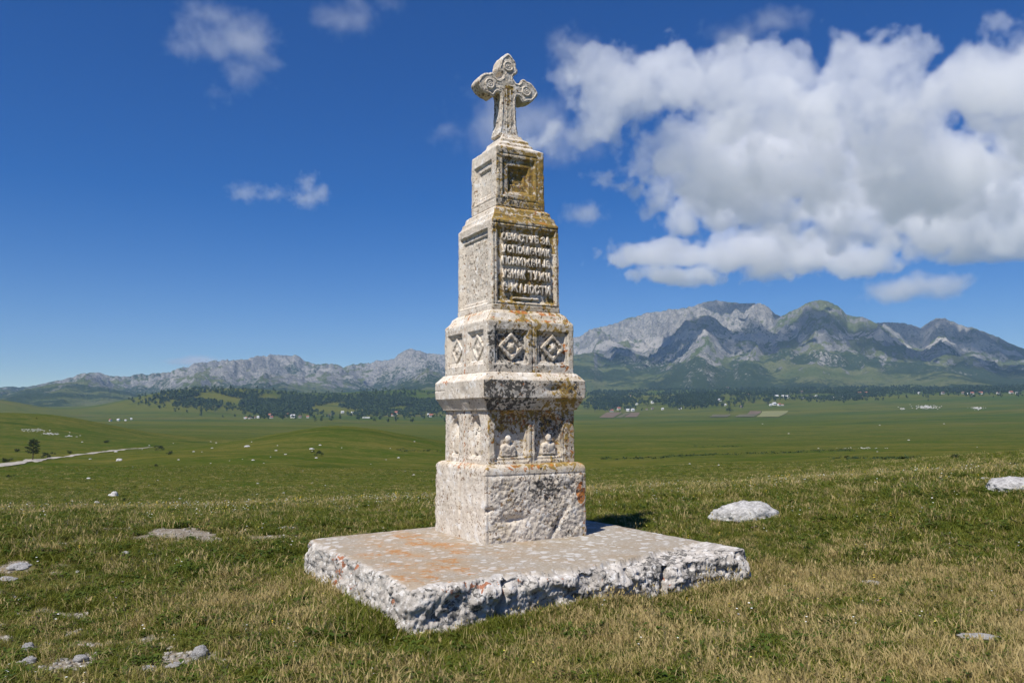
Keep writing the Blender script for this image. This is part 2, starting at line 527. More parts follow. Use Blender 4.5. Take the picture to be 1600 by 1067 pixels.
# ------------------------------------------------------------------ mountains
def mountain_material():
    k = NT('mountain_rock_and_turf')
    k.bsdf.inputs['Specular IOR Level'].default_value = 0
    p = k.pos()
    at_ = k.attr('mask')
    sep = k.n.new('ShaderNodeSeparateColor')
    k.l.new(at_.outputs['Color'], sep.inputs[0])
    rock, wood, scree = sep.outputs
    n1 = k.noise(p, .012, 6, .7)
    n2 = k.noise(p, .022, 6, .72, 50)
    grass = k.mix(k.rng(k.noise(p, .004, 5, .6), .35, .65), (.066, .086, .030), (.112, .120, .052))
    rk = k.mix(k.rng(n1, .35, .65), (.255, .24, .225), (.13, .13, .132))
    m = k.rng(k.math('ADD', rock, k.math('MULTIPLY', k.math('SUBTRACT', n1, .5), 2.6)), .40, .60)
    c = k.mix(m, grass, rk)
    c = k.mix(k.rng(k.math('ADD', scree, k.math('MULTIPLY', k.math('SUBTRACT', n2, .5), .8)), .45, .65), c, (.33, .31, .285))
    wm = k.rng(k.math('ADD', wood, k.math('MULTIPLY', k.math('SUBTRACT', n2, .5), 2.6)), .42, .58)
    c = k.mix(wm, c, k.mix(k.rng(n2, .4, .6), (.022, .036, .018), (.034, .050, .022)))
    n3 = k.noise(p, .055, 4, .7, 90)
    sp = k.math('MULTIPLY', k.rng(k.math('ADD', n3, k.math('MULTIPLY', k.math('SUBTRACT', rock, .5), .25)), .60, .66), .7)
    c = k.mix(sp, c, (.34, .32, .29))
    c = k.mix(k.math('MULTIPLY', k.rng(k.math('SUBTRACT', k.noise(p, .05, 4, .7, 130), k.math('MULTIPLY', wood, -.12)), .58, .64), .75), c, (.028, .042, .020))
    k.col(c)
    k.bump(k.math('ADD', n1, k.math('MULTIPLY', n2, .6)), .8, 35)
    return k.m
MTN = mountain_material()

SKY_L = [(-350, 606), (-100, 606), (0, 604), (40, 603), (75, 598), (105, 592), (125, 585), (150, 583), (180, 587), (220, 584), (240, 583), (262, 580), (280, 575), (310, 569), (340, 567), (360, 563), (385, 558), (400, 554),
         (415, 556), (432, 550), (460, 550), (475, 562), (490, 569), (500, 573), (512, 571), (530, 571), (535, 575), (550, 570), (575, 564), (590, 559), (615, 559), (625, 550), (640, 543), (650, 545), (665, 550),
         (680, 554), (697, 558), (740, 566), (800, 585), (860, 606), (920, 622), (1000, 640)]
SKY_R = [(640, 640), (700, 618), (760, 582), (820, 552), (860, 538), (900, 525), (930, 511), (960, 507), (990, 496), (1010, 488), (1040, 485), (1070, 482), (1090, 480), (1105, 473), (1125, 469), (1150, 471), (1175, 473), (1195, 472),
         (1205, 477), (1215, 487), (1224, 491), (1250, 500), (1330, 505), (1375, 507), (1388, 508), (1400, 506), (1415, 504), (1430, 505), (1445, 510), (1455, 504), (1470, 498), (1485, 497), (1500, 501), (1520, 509), (1540, 514),
         (1565, 521), (1590, 534), (1600, 538), (1680, 548), (1760, 540), (1950, 560)]
SKY_P = [(1080, 640), (1130, 600), (1170, 556), (1200, 515), (1224, 496), (1240, 489), (1255, 483), (1270, 475), (1285, 471), (1300, 472), (1315, 478), (1330, 492), (1345, 496), (1360, 497), (1380, 508), (1400, 524), (1425, 540), (1460, 560), (1520, 585), (1600, 600), (1700, 620), (1900, 640)]
SKY_H1 = [(700, 640), (780, 596), (840, 566), (895, 556), (925, 551), (950, 553), (985, 566), (1010, 590), (1060, 618), (1120, 640)]
SKY_H2 = [(-350, 612), (-100, 614), (0, 618), (50, 606), (85, 598), (120, 596), (150, 600), (185, 610), (240, 622), (330, 610), (400, 596), (440, 590), (480, 600), (520, 618), (560, 640)]
SKY_H3 = [(520, 640), (580, 618), (620, 603), (645, 588), (667, 573), (690, 584), (720, 596), (780, 608), (860, 640)]
SKY_H4 = [(1000, 640), (1090, 600), (1140, 560), (1170, 540), (1200, 556), (1240, 590), (1300, 640)]
def build_mountains():
    az = np.linspace(math.radians(-43), math.radians(43), 1150)
    rr = np.concatenate([np.linspace(3500, 8600, 260), np.linspace(8650, 10800, 24)])
    A, R = np.meshgrid(az, rr)
    X = CAM[0] + np.sin(A + YAW) * R
    Y = CAM[1] + np.cos(A + YAW) * R
    G = H(X, Y) - 6
    out = G.copy()
    layers = [(SKY_L, 7700, 2900, 1.15, 3, 1.0), (SKY_R, 8000, 3300, 1.1, 9, .8), (SKY_P, 6900, 2500, 1.25, 17, .62), (SKY_H1, 6100, 1500, 1.0, 23, .45), (SKY_H2, 5900, 1700, 1.0, 31, .7), (SKY_H3, 5900, 1500, 1.0, 37, .6), (SKY_H4, 7000, 2000, 1.0, 41, .7)]
    own = np.zeros(A.shape, int)
    for li, (sk, Rr, W, pw, sd_, na) in enumerate(layers):
        pa = np.array([az_of(x) for x, y in sk])
        te = np.array([tanel(x, y) for x, y in sk])
        E = np.interp(az, pa, te)
        E = E + .0009 * fbm(az * 260, sd_ * 1., .5, 3) * (np.interp(az, [pa[0], pa[0] + .05, pa[-1] - .05, pa[-1]], [0, 1, 1, 0]))
        warp = 350 * fbm(X / 1900., Y / 1900., sd_ * 1.7, 3)
        ridge_r = Rr + 500 * fbm(A * 9, sd_ * 2.2, .1, 3)
        peak = E[None, :] * ridge_r + CAM[2]
        t = (R + warp * .5 - ridge_r)
        prof = np.where(t < 0, np.clip(1 + t / W, 0, 1) ** pw, np.clip(1 - (t / 1500) ** 1.2, 0, 1))
        base = G
        body = np.maximum(peak - base, 0)
        lat = A * Rr
        ra = ridged(lat / 950. + warp / 900, R / 2100., sd_ + .0, 5)
        rb = ridged(X / 420. + warp / 300, Y / 420., sd_ + 4.4, 5) 
        rc = fbm(X / 130., Y / 130., sd_ + 8.8, 4)
        env = np.clip(prof * (1.0 - prof * .72) * 2.3, 0, 1)
        n = na * ((ra - .75) * .27 * env + (rb - .7) * .13 * np.clip(prof * 2.2, 0, 1) * (.45 + .55 * env) + rc * .022 * np.clip(prof * 2, 0, 1) + (ridged(X / 170., Y / 170., sd_ + 2.2, 3) - .7) * .035 * np.clip(prof * 2, 0, 1))
        h = base + body * np.clip(prof + n, -.02, 1.6)
        el = np.max((h - CAM[2]) / R, axis=0)
        bel = np.max((base - CAM[2]) / R, axis=0)
        k = np.where(E > bel + .002, (E - bel) / np.maximum(el - bel, 1e-4), 0)
        k = np.clip(k, 0, 1.6)
        k2 = np.convolve(np.pad(k, 6, mode='edge'), np.ones(13) / 13, 'valid')
        wgt = sst(.5, .95, prof)
        h = base + (h - base) * (k2[None, :] * (1 - wgt) + k[None, :] * wgt)
        own = np.where(h > out, li + 1, own)
        out = np.maximum(out, h)
    Z = out
    V = np.stack([X, Y, Z], -1).reshape(-1, 3)
    me = mesh('mountains', V, grid_faces(len(rr), len(az))[:, ::-1].copy(), MTN)
    # masks
    dz_r = np.gradient(Z, axis=0) / np.gradient(R, axis=0)
    dz_a = np.gradient(Z, axis=1) / (R * (az[1] - az[0]))
    slope = np.sqrt(dz_r ** 2 + dz_a ** 2)
    hgt = Z - G
    pxl = np.interp(A, [az_of(x) for x in range(-400, 2001, 50)], range(-400, 2001, 50))
    nz = fbm(X / 600., Y / 600., 2.2, 5)
    nz2 = fbm(X / 170., Y / 170., 6.2, 4)
    left = sst(860, 720, pxl)
    rock = .06 + .62 * sst(.28, 1.0, slope) + .20 * sst(350, 900, hgt) * (1 - left) + left * (.12 + .30 * sst(60, 350, hgt)) + nz * .35 + nz2 * .16
    rock = rock - .38 * (own == 3) * sst(100, 500, hgt) * (nz > -.4) - .12 * (own == 4)
    rock = rock + .25 * sst(1380, 1450, pxl) * sst(520, 700, hgt) + .2 * sst(1110, 960, pxl) * sst(860, 920, pxl) * sst(450, 700, hgt)
    wood = np.clip(sst(420, 60, hgt) * .85 + nz * 1.1 + nz2 * .5 - .22, 0, 1) * sst(760, 330, hgt)
    rock = rock + .32 * sst(.0, .35, fbm(X / 330., Y / 330., 14.2, 4)) * sst(420, 180, hgt) * sst(40, 110, hgt)
    wood = np.maximum(wood, sst(120, 30, hgt) * np.clip(.62 + nz * .8, 0, 1) * sst(900, 1000, pxl))
    scree = sst(.35, .55, nz2 * .4 + nz * .3 + .75 * np.exp(-((hgt - 430 - 90 * nz) / 60) ** 2) * (1 - left)) * sst(.2, .45, slope) * sst(200, 330, hgt)
    m = np.stack([np.clip(rock, 0, 1), wood, scree * .9, np.ones_like(rock)], -1).reshape(-1, 4)
    set_col(me, 'mask', m)
    o = obj('mountains', me)
    tag(o, kind='structure')
    return X, Y, Z
MX, MY, MZ = build_mountains()
print('mountain top', MZ.max())

HAZE_TOP = max(1180., float(MZ.max()) + 25)

# ------------------------------------------------------------------ haze: one closed box of thin air
def build_haze():
    zlo = -80.
    x0, x1, y0, y1 = -13000, 13000, -13000, 13000
    bm = bmesh.new()
    bmesh.ops.create_cube(bm, size=1)
    for v in bm.verts:
        v.co.x = x0 if v.co.x < 0 else x1
        v.co.y = y0 if v.co.y < 0 else y1
        v.co.z = zlo if v.co.z < 0 else HAZE_TOP
    me = bm_mesh(bm, 'haze')
    m = bpy.data.materials.new('air')
    m.use_nodes = True
    m.node_tree.nodes.clear()
    o = m.node_tree.nodes.new('ShaderNodeOutputMaterial')
    p = m.node_tree.nodes.new('ShaderNodeVolumePrincipled')
    p.inputs['Color'].default_value = (.42, .67, 1.0, 1)
    p.inputs['Density'].default_value = 4.8e-5
    p.inputs['Anisotropy'].default_value = 0.0
    m.node_tree.links.new(p.outputs[0], o.inputs['Volume'])
    me.materials.append(m)
    tag(obj('haze', me), kind='stuff')
build_haze()

# ------------------------------------------------------------------ monument
MON = tag(empty('monument', (0, 0, 0)), 'tall carved white limestone pillar topped by a cross, standing on the stone slab', 'monument')
def side_of(k): return ((0, -1), (1, 0)), ((1, 0), (0, 1)), ((0, 1), (-1, 0)), ((-1, 0), (0, -1))
def block(name, prof, relief=None, lich=None, seed=0, amp=.004, corner=.03, chip=.012, ds=.0095, rough=None, parent=MON):
    """stack of square rings; prof = [(halfwidth, z)...] bottom to top; relief(side,a,z)->outward offset; sides 0 = right-hand carved face (-y), 3 = left (-x)"""
    P = [prof[0]]
    for (w0, z0), (w1, z1) in zip(prof[:-1], prof[1:]):
        L = math.hypot(w1 - w0, z1 - z0)
        n = max(1, int(round(L / ds)))
        P += [(w0 + (w1 - w0) * i / n, z0 + (z1 - z0) * i / n) for i in range(1, n + 1)]
    P = [(.03, prof[0][1]), (P[0][0] * .7, P[0][1])] + P + [(P[-1][0] * .7, P[-1][1]), (.03, P[-1][1])]
    W = np.array([p[0] for p in P])
    Z = np.array([p[1] for p in P])
    wm = W.max()
    nf = int(2 * wm / ds)
    cols = []
    for sdx in range(4):
        n = nf if sdx in (0, 3) else 30
        t = -1 + 2 * np.arange(n) / n
        cols.append((np.full(n, sdx), t))
    SD = np.concatenate([c[0] for c in cols])
    T = np.concatenate([c[1] for c in cols])
    nrm = np.array([(0, -1), (1, 0), (0, 1), (-1, 0)], float)
    tan = np.array([(1, 0), (0, 1), (-1, 0), (0, -1)], float)
    n_, t_ = nrm[SD], tan[SD]
    Wg, Tg = W[:, None], T[None, :]
    Zg = np.repeat(Z[:, None], len(T), 1)
    A = Wg * Tg
    XY = Wg[..., None] * (n_[None] + Tg[..., None] * t_[None])
    e = Wg * (1 - np.abs(Tg))
    disp = np.zeros_like(A)
    SDg = np.repeat(SD[None, :], len(Z), 0)
    if relief is not None: disp = disp + relief(SDg, A, Zg)
    x, y = XY[..., 0], XY[..., 1]
    cn = fbm(x * 7 + seed, y * 7, Zg * 7, 3)
    rad = corner * (1 + .8 * np.clip(cn, -.8, 1.5))
    disp = disp - chip * np.clip(1 - e / np.maximum(rad, .005), 0, 1) ** 2 * (1 + 1.5 * np.clip(cn, 0, 1))
    disp = disp + amp * fbm(x * 14 + seed, y * 14, Zg * 14, 4) + amp * 1.2 * fbm(x * 3 + seed, y * 3, Zg * 3, 2)
    if rough is not None: disp = disp + rough(SDg, A, Zg, x, y)
    s = np.clip(1 - e / .02, 0, 1)
    nb = n_[None] + (np.sign(Tg) * s)[..., None] * t_[None]
    inner = (Wg > .05)
    XY = XY + nb * (disp * inner)[..., None]
    Zo = Zg + amp * .8 * fbm(x * 9 + 5, y * 9 + seed, Zg * 9, 2) * inner
    V = np.concatenate([XY, Zo[..., None]], -1).reshape(-1, 3)
    fc = grid_faces(len(Z), len(T), True)
    nc = len(T)
    V = np.vstack([V, [[0, 0, Z[0]], [0, 0, Z[-1]]]])
    b0 = len(V) - 2
    i = np.arange(nc)
    caps = np.concatenate([np.stack([np.full(nc, b0), (i + 1) % nc, i], -1), np.stack([np.full(nc, b0 + 1), (len(Z) - 1) * nc + i, (len(Z) - 1) * nc + (i + 1) % nc], -1)])
    me = mesh(name, V, [fc, caps], STONE)
    Lc = np.zeros((len(V), 4))
    if lich is not None:
        dn = np.gradient(W) / np.maximum(np.abs(np.gradient(Z)), 1e-3)
        up = np.repeat(np.clip(-dn, 0, 1)[:, None], nc, 1)
        q = lich(SDg, A, Zg, up, fbm(x * 3.3 + seed, y * 3.3, Zg * 3.3, 3), disp)
        Lc[:-2] = np.stack([np.clip(v + np.zeros_like(A), 0, 1) for v in q], -1).reshape(-1, 4)
    set_col(me, 'lich', Lc)
    return obj(name, me, parent)
def box01(a, a0, a1, s=.006):
    return sst(a0 - s, a0 + s, a) * (1 - sst(a1 - s, a1 + s, a))
def rectm(a, z, a0, a1, z0, z1, s=.006): return box01(a, a0, a1, s) * box01(z, z0, z1, s)
def bevel_rect(a, z, a0, a1, z0, z1, wd):
    """0 outside, 1 inside, linear ramp over wd inward"""
    d = np.minimum(np.minimum(a - a0, a1 - a), np.minimum(z - z0, z1 - z))
    return np.clip(d / wd, 0, 1)
def gz(a, z, a0, z0, ra, rz): return np.exp(-.5 * (((a - a0) / ra) ** 2 + ((z - z0) / rz) ** 2))
R0 = lambda s: (s == 0) * 1.0
L0 = lambda s: (s == 3) * 1.0

# base block, rough-hewn
def base_rough(s, a, z, x, y):
    d = np.minimum(np.minimum(.69 - np.abs(a), .80 - z), z + .1)
    m = np.where(s == 0, sst(0, .05, d), .35 * sst(0, .03, d))
    lump = .30 * (billow(x * 5, y * 5, z * 6, 3) - .5) + .62 * fbm(x * 17, y * 17, z * 17, 4, 2.1, .66) + .4 * fbm(x * 3, y * 3, z * 3, 2)
    return m * (.015 * lump + .010) * np.where(s == 0, 1, .7)
def base_rel(s, a, z):
    v = 0
    v = v - .045 * L0(s) * (box01(a, .03, .085, .008) * box01(z, .32, .80, .03) + .5 * box01(a, .045, .065, .006) * (z < .87))
    v = v - .012 * R0(s) * (np.exp(-((z - .805) / .006) ** 2) + np.exp(-((a + .685) / .005) ** 2) * (z < .8))
    v = v - .05 * R0(s) * gz(a, z, -.68, .40, .05, .018)
    v = v - .05 * R0(s) * gz(a - .35 * (z - .25), z, -.36, .27, .10, .03) - .04 * R0(s) * gz(a - .6 * (z - .15), z, .28, .17, .03, .13)
    return v
def base_lich(s, a, z, up, n, d):
    b = np.where(s == 0, .22 + .55 * gz(a, z, .12, .62, .22, .14) + .5 * gz(a, z, .25, .12, .25, .1) + .25 * n + .25 * gz(a, z, .5, .72, .2, .1), .10 + .12 * n)
    yl = np.where(s == 0, .12 + .5 * up + .55 * gz(a, z, .35, .9, .3, .05) + .35 * sst(.55, .72, a) + .4 * gz(a, z, -.5, .17, .15, .06), .3 * up) + .2 * n
    og = np.where(s == 0, 1.5 * (gz(a, z, .645, .55, .05, .095) > .33) + .45 * sst(.60, .70, a) * (z < .7) + .5 * up * (n > .1) + .35 * gz(a, z, -.3, .88, .4, .04), .55 * gz(a, z, .1, .9, .25, .07) + .3 * gz(a, z, -.6, .05, .3, .05))
    br = np.where(s == 0, .36, .36) + .2 * n
    return b, yl, og, br
block('base_block', [(.752, -.012), (.750, .0), (.748, .30), (.746, .80), (.745, .862), (.735, .893), (.715, .917), (.69, .930), (.62, .937)], base_rel, base_lich, 1, .004, .045, .02, rough=base_rough)

# niche block
NICH = [(-.30, .205), (.245, .175)]
def niche_mask(a, z, c, hw, z0=1.0, zs=1.36, s=.008):
    top = np.sqrt(np.maximum(hw ** 2 - (a - c) ** 2, 0)) * 1.05 + zs
    return sst(-s, s, hw - np.abs(a - c)) * sst(-s, s, z - z0) * sst(-s, s, top - z)
def niche_rel(s, a, z):
    v = 0
    for c, hw in NICH:
        v = v + R0(s) * (-.022 * niche_mask(a, z, c, hw + .035, .975) - .040 * niche_mask(a, z, c, hw, 1.02))
        v = v + R0(s) * .02 * gz(a, z, c, 1.05, hw, .03)
    v = v - .018 * R0(s) * (np.exp(-((a + .006) / .006) ** 2) + np.exp(-((a + .51) / .005) ** 2) * (z < 1.36) + np.exp(-((a - .47) / .005) ** 2) * (z < 1.36))
    for c, hw in ((-.345, .115), (.27, .14)):
        v = v + L0(s) * (-.018 * niche_mask(a, z, c, hw + .03, 1.0, 1.40) - .03 * niche_mask(a, z, c, hw, 1.03, 1.38) - .075 * gz(a, z, c + .0, 1.42, .045, .075) * 1)
        v = v + L0(s) * .035 * niche_mask(a, z, c, .05, 1.05, 1.25, .03)
    v = v - .02 * L0(s) * np.exp(-((a + .03) / .008) ** 2)
    return v
def niche_lich_shade(s, a, z, up, n, d):
    hi = sst(1.25, 1.5, z)
    b = np.where(s == 0, .22 + .62 * gz(a, z, .25, 1.33, .17, .17) + .3 * gz(a, z, 0, 1.1, .06, .15) + .2 * n, .08 + .9 * gz(a, z, .27, 1.42, .06, .09) + .6 * gz(a, z, -.345, 1.42, .05, .08))  # left face: shade of the hollow niche heads painted in as black
    yl = np.where(s == 0, .42 + .42 * hi * (1 - .6 * gz(a, z, .25, 1.4, .2, .2)) + .25 * n, .05 + .1 * n)
    og = np.where(s == 0, .2 + .5 * gz(a, z, .59, 1.05, .04, .06) + .15 * hi, .12 + .5 * np.exp(-((a + .03) / .03) ** 2))
    br = np.where(s == 0, .45 + .4 * hi, .45) + .15 * n
    return b, yl, og, br
niche_b = block('niche_block', [(.62, .915), (.640, .932), (.640, 1.605), (.62, 1.615)], niche_rel, niche_lich_shade, 2, .004, .02, .01)

# cornice
def corn_rel(s, a, z):
    return -.02 * L0(s) * gz(a, z, .15, 1.82, .08, .05) - .03 * R0(s) * gz(a, z, .27, 1.87, .09, .03) - .012 * L0(s) * np.exp(-((z - 1.875) / .004) ** 2) * (a < -.4)
def corn_lich_shade(s, a, z, up, n, d):
    b = np.where(s == 0, (.78 * sst(.15, -.15, a) + .30 + .35 * gz(a, z, .6, 1.9, .12, .08)) * (1 - .75 * up) + .25 * n, .05 + .45 * gz(a, z, .3, 1.7, .25, .05))  # left face: shade under the overhanging band painted in as black
    yl = np.where(s == 0, .18 + .85 * gz(a, z, .42, 1.86, .11, .10) + .75 * (z < 1.75) * sst(-.1, .2, a) * .8 + .2 * n, .03)
    og = np.where(s == 0, .18 + .2 * gz(a, z, .42, 1.86, .1, .1), .03 + .8 * gz(a, z, -.42, 2.0, .10, .06))
    br = np.where(s == 0, .45, .27) + .15 * n
    return b, yl, og, br
block('cornice', [(.62, 1.604), (.668, 1.607), (.672, 1.625), (.735, 1.748), (.750, 1.757), (.752, 1.98), (.742, 1.99), (.665, 2.075), (.64, 2.084)], corn_rel, corn_lich_shade, 3, .003, .025, .012)

# diamond block
PAN = {0: ((-.295, .20), (.315, .20)), 3: ((-.31, .20), (.315, .20))}
ZD = 2.405
def dia_rel(s, a, z):
    v = 0
    for sd_ in (0, 3):
        for c, hw in PAN[sd_]:
            m = bevel_rect(a, z, c - hw - .04, c + hw + .04, ZD - .22, ZD + .215, .015)
            m2 = bevel_rect(a, z, c - hw + .0, c + hw - .0, ZD - .185, ZD + .18, .012)
            v = v - (s == sd_) * (.018 * m + .026 * m2)
        v = v - (s == sd_) * .02 * np.exp(-((a - .01) / .006) ** 2)
    v = v + .008 * L0(s)
    return v
def dia_lich(s, a, z, up, n, d):
    rec = sst(-.01, -.04, d)
    b = np.where(s == 0, (.30 + .55 * gz(a, z, -.4, 2.4, .28, .25) + .25 * rec + .15 * n) * (1 - .6 * up), .05 + .05 * n)  # blacker inside the sunk panels
    yl = np.where(s == 0, .20 + .55 * gz(a, z, .2, 2.65, .4, .07) + .45 * gz(a, z, .03, 2.4, .07, .25) + .4 * up + .25 * n, .04 + .35 * up * (n > 0))
    og = np.where(s == 0, .10 + .95 * gz(a, z, .5, 2.42, .05, .05) + .4 * gz(a, z, .5, 2.2, .09, .1) + .62 * up * (n > .0), .05 + .8 * np.exp(-((a - .01) / .018) ** 2) + .6 * up * (n > .1))
    br = np.where(s == 0, .40, .33) + .2 * n
    return b, yl, og, br
dia_b = block('diamond_block', [(.63, 2.070), (.644, 2.083), (.644, 2.715), (.638, 2.735), (.612, 2.765), (.590, 2.800), (.575, 2.835), (.545, 2.862), (.52, 2.884), (.49, 2.890)], dia_rel, dia_lich, 4, .004, .022, .012)

# text block
def text_rel(s, a, z):
    m = bevel_rect(a, z, -.435, .455, 2.985, 3.985, .035)
    v = -R0(s) * .032 * m
    v = v - R0(s) * .010 * np.exp(-((np.maximum(np.abs(a - .01) - .0, 0) - .475) / .006) ** 2) * ((z > 2.96) & (z < 4.03))
    v = v - R0(s) * .010 * (np.exp(-((z - 2.965) / .006) ** 2) + np.exp(-((z - 4.015) / .006) ** 2))
    v = v + R0(s) * .035 * rectm(a, z, -.20, .19, 3.035, 3.062, .012)
    ml = bevel_rect(a, z, -.44, .40, 2.97, 3.96, .02)
    ml2 = bevel_rect(a, z, -.39, .36, 3.02, 3.88, .015)
    v = v - L0(s) * (.035 * ml + .022 * ml2)
    rows = 0
    for i in range(5):
        zc = 3.80 - i * .165
        strokes = np.clip(perlin(a * 34 + i * 7.7, z * 6 + i * 3.1, .5 + i) * 2.2, 0, 1) * np.clip(.4 + .6 * perlin(a * 12, z * 30, 9.9 + i), 0, 1)
        rows = rows + strokes * sst(.058, .045, np.abs(z - zc))
    v = v + L0(s) * .018 * np.clip(rows, 0, 1) * box01(a, -.37, .34, .01)
    v = v - L0(s) * .008 * np.exp(-((z - 2.955) / .006) ** 2)
    return v
def text_lich_shade(s, a, z, up, n, d):
    rec = sst(-.012, -.028, d)
    top = sst(3.80, 3.98, z)
    b = np.where(s == 0, .14 + .10 * rec + .30 * gz(a, z, -.42, 3.4, .04, .6) + .35 * top * (1 - up) + .2 * n + .3 * gz(a, z, .2, 2.92, .3, .04), .10 + .1 * n + .1 * rec)  # right face: shade along the left panel bevel painted as a black strip
    yl = np.where(s == 0, .40 + .45 * top + .50 * rec * sst(-.5, .2, n) + .3 * up + .25 * n + .35 * gz(a, z, .2, 2.93, .4, .05), .02 + .1 * up)
    og = np.where(s == 0, .14 + .25 * up, .03 + .30 * gz(a, z, .49, 3.5, .02, .6))
    br = np.where(s == 0, .46 + .2 * sst(.42, .46, a), .34 + .10 * rec) + .2 * n
    return b, yl, og, br
text_b = block('inscription_block', [(.50, 2.878), (.516, 2.888), (.512, 3.2), (.510, 4.045), (.507, 4.062), (.488, 4.085), (.475, 4.115), (.470, 4.150), (.448, 4.165), (.436, 4.200), (.428, 4.235), (.395, 4.262), (.36, 4.282)], text_rel, text_lich_shade, 5, .0035, .022, .012)

# top block
def top_rel(s, a, z):
    v = 0
    m1 = bevel_rect(a, z, -.275, .225, 4.425, 4.955, .02)
    m2 = bevel_rect(a, z, -.185, .135, 4.49, 4.845, .02)
    m3 = bevel_rect(a, z, -.15, .075, 4.60, 4.79, .015)
    v = v - R0(s) * (.026 * m1 + .032 * m2 + .026 * m3)
    v = v - R0(s) * .010 * (np.exp(-((np.maximum(np.abs(a + .023) - .287, np.abs(z - 4.69) - .31)) / .006) ** 2))
    v = v + R0(s) * .022 * rectm(a, z, -.25, .2, 4.435, 4.47, .012)
    v = v - L0(s) * (.03 * bevel_rect(a, z, -.27, .25, 4.42, 4.93, .02) + .022 * bevel_rect(a, z, -.17, .17, 4.48, 4.84, .015))
    v = v - L0(s) * .01 * np.exp(-((z - 4.385) / .006) ** 2)
    v = v - R0(s) * .03 * gz(a, z, -.36, 4.77, .03, .03)
    return v
def top_lich(s, a, z, up, n, d):
    rec = sst(-.02, -.06, d)
    b = np.where(s == 0, (.38 * sst(.12, -.2, a) + .22 + .45 * gz(a, z, 0, 4.34, .5, .05) + .3 * rec * sst(.1, -.1, a) + .15 * n) * (1 - up), .06)
    yl = np.where(s == 0, (.66 + .5 * sst(-.05, .2, a) + .4 * rec + .15 * n) * (1 - .9 * up), .04 + .03 * n)
    og = np.where(s == 0, .10, .04 + .5 * gz(a, z, -.36, 4.75, .03, .04))
    br = np.where(s == 0, .5, .42 * (z < 4.95)) + .2 * n
    return b, yl, og, br
top_b = block('top_block', [(.36, 4.270), (.376, 4.280), (.373, 4.6), (.372, 5.075), (.366, 5.095), (.34, 5.112), (.27, 5.150), (.262, 5.185), (.235, 5.205), (.222, 5.222), (.215, 5.262), (.185, 5.285), (.165, 5.30), (.145, 5.345), (.13, 5.35)], top_rel, top_lich, 6, .0035, .022, .012)

# carved pieces standing proud of the blocks
def const_lich(me, q):
    set_col(me, 'lich', np.repeat(np.array([q], float), len(me.vertices), 0))
    me.materials.clear()
    me.materials.append(STONE)
    return me
def add_prism(bm, pts, y0, y1, axis='R', face=0.):
    """pts (a,z) outline pushed from y0 to y1 outward of the face plane"""
    def P(a, z, o):
        return (a, -(face + o), z) if axis == 'R' else (-(face + o), -a, z)
    f = [bm.verts.new(P(a, z, y1)) for a, z in pts]
    b = [bm.verts.new(P(a, z, y0)) for a, z in pts]
    n = len(pts)
    bm.faces.new(f)
    bm.faces.new(b[::-1])
    for i in range(n): bm.faces.new((f[(i + 1) % n], f[i], b[i], b[(i + 1) % n]))
for axis, sd_, lq in (('R', 0, (.45, .25, .08, .4)), ('L', 3, (.06, .03, .03, .35))):
    for c, hw in PAN[sd_]:
        bm = bmesh.new()
        ro, ri = .182, .128
        dz = .98
        o4 = [(c - ro, ZD), (c, ZD + ro * dz), (c + ro, ZD), (c, ZD - ro * dz)]
        i4 = [(c - ri, ZD), (c, ZD + ri * dz), (c + ri, ZD), (c, ZD - ri * dz)]
        for k in range(4):
            add_prism(bm, [o4[k], i4[k], i4[(k + 1) % 4], o4[(k + 1) % 4]][::-1], -.12, -.002 if axis == 'R' else -.018, axis, .644)
        add_prism(bm, [(c + (x - c) * 1.05, ZD + (z - ZD) * 1.05) for x, z in i4], -.12, -.03 if axis == 'R' else -.036, axis, .644)
        bmesh.ops.recalc_face_normals(bm, faces=bm.faces)
        me = remesh(bm_mesh(bm, 'diamond_relief'), .010, .006, 25, 1)
        dob = obj('diamond_relief', const_lich(me, lq), dia_b)
        bm = bmesh.new()
        mt = Matrix.Translation((c, -.62, ZD) if axis == 'R' else (-.590, -c, ZD))
        bmesh.ops.create_uvsphere(bm, u_segments=16, v_segments=10, radius=.045, matrix=mt)
        for k in range(8):
            an = k * math.pi / 4
            mt = Matrix.Translation((c + .05 * math.cos(an), -.612, ZD + .05 * math.sin(an)) if axis == 'R' else (-.590, -c - .05 * math.cos(an), ZD + .05 * math.sin(an)))
            bmesh.ops.create_uvsphere(bm, u_segments=10, v_segments=8, radius=.026, matrix=mt)
        me = remesh(bm_mesh(bm, 'flower_boss'), .009, .006, 30)
        obj('flower_boss', const_lich(me, lq), dia_b)
# busts in the arched niches
def bust(c, z0, sc, seed):
    bm = bmesh.new()
    yb = -.588
    def sph(x, y, z, rx, ry, rz):
        r = bmesh.ops.create_uvsphere(bm, u_segments=20, v_segments=14, radius=1)
        for v in r['verts']: v.co = Vector((x + v.co.x * rx, y + v.co.y * ry, z + v.co.z * rz))
    sph(c, yb - .012, z0 + .155 * sc, .040 * sc, .040, .052 * sc)
    sph(c, yb, z0 + .10 * sc, .028 * sc, .03, .03 * sc)
    for s in (-1, 1): sph(c + s * .055 * sc, yb - .004, z0 + .055 * sc, .050 * sc, .038, .045 * sc)
    sph(c, yb - .004, z0 + .03 * sc, .085 * sc, .04, .065 * sc)
    add_prism(bm, [(c - .10 * sc, z0 - .05), (c + .10 * sc, z0 - .05), (c + .095 * sc, z0 + .05 * sc), (c - .095 * sc, z0 + .05 * sc)], -.03, .03, 'R', .588)
    bmesh.ops.recalc_face_normals(bm, faces=bm.faces)
    me = remesh(bm_mesh(bm, 'bust_relief'), .007, .004, 34, 1)
    return obj('bust_relief', const_lich(me, (.08, .1, .04, .25)), niche_b)
bust(-.335, 1.085, 1.02, 1)
bust(.255, 1.095, 1.0, 2)

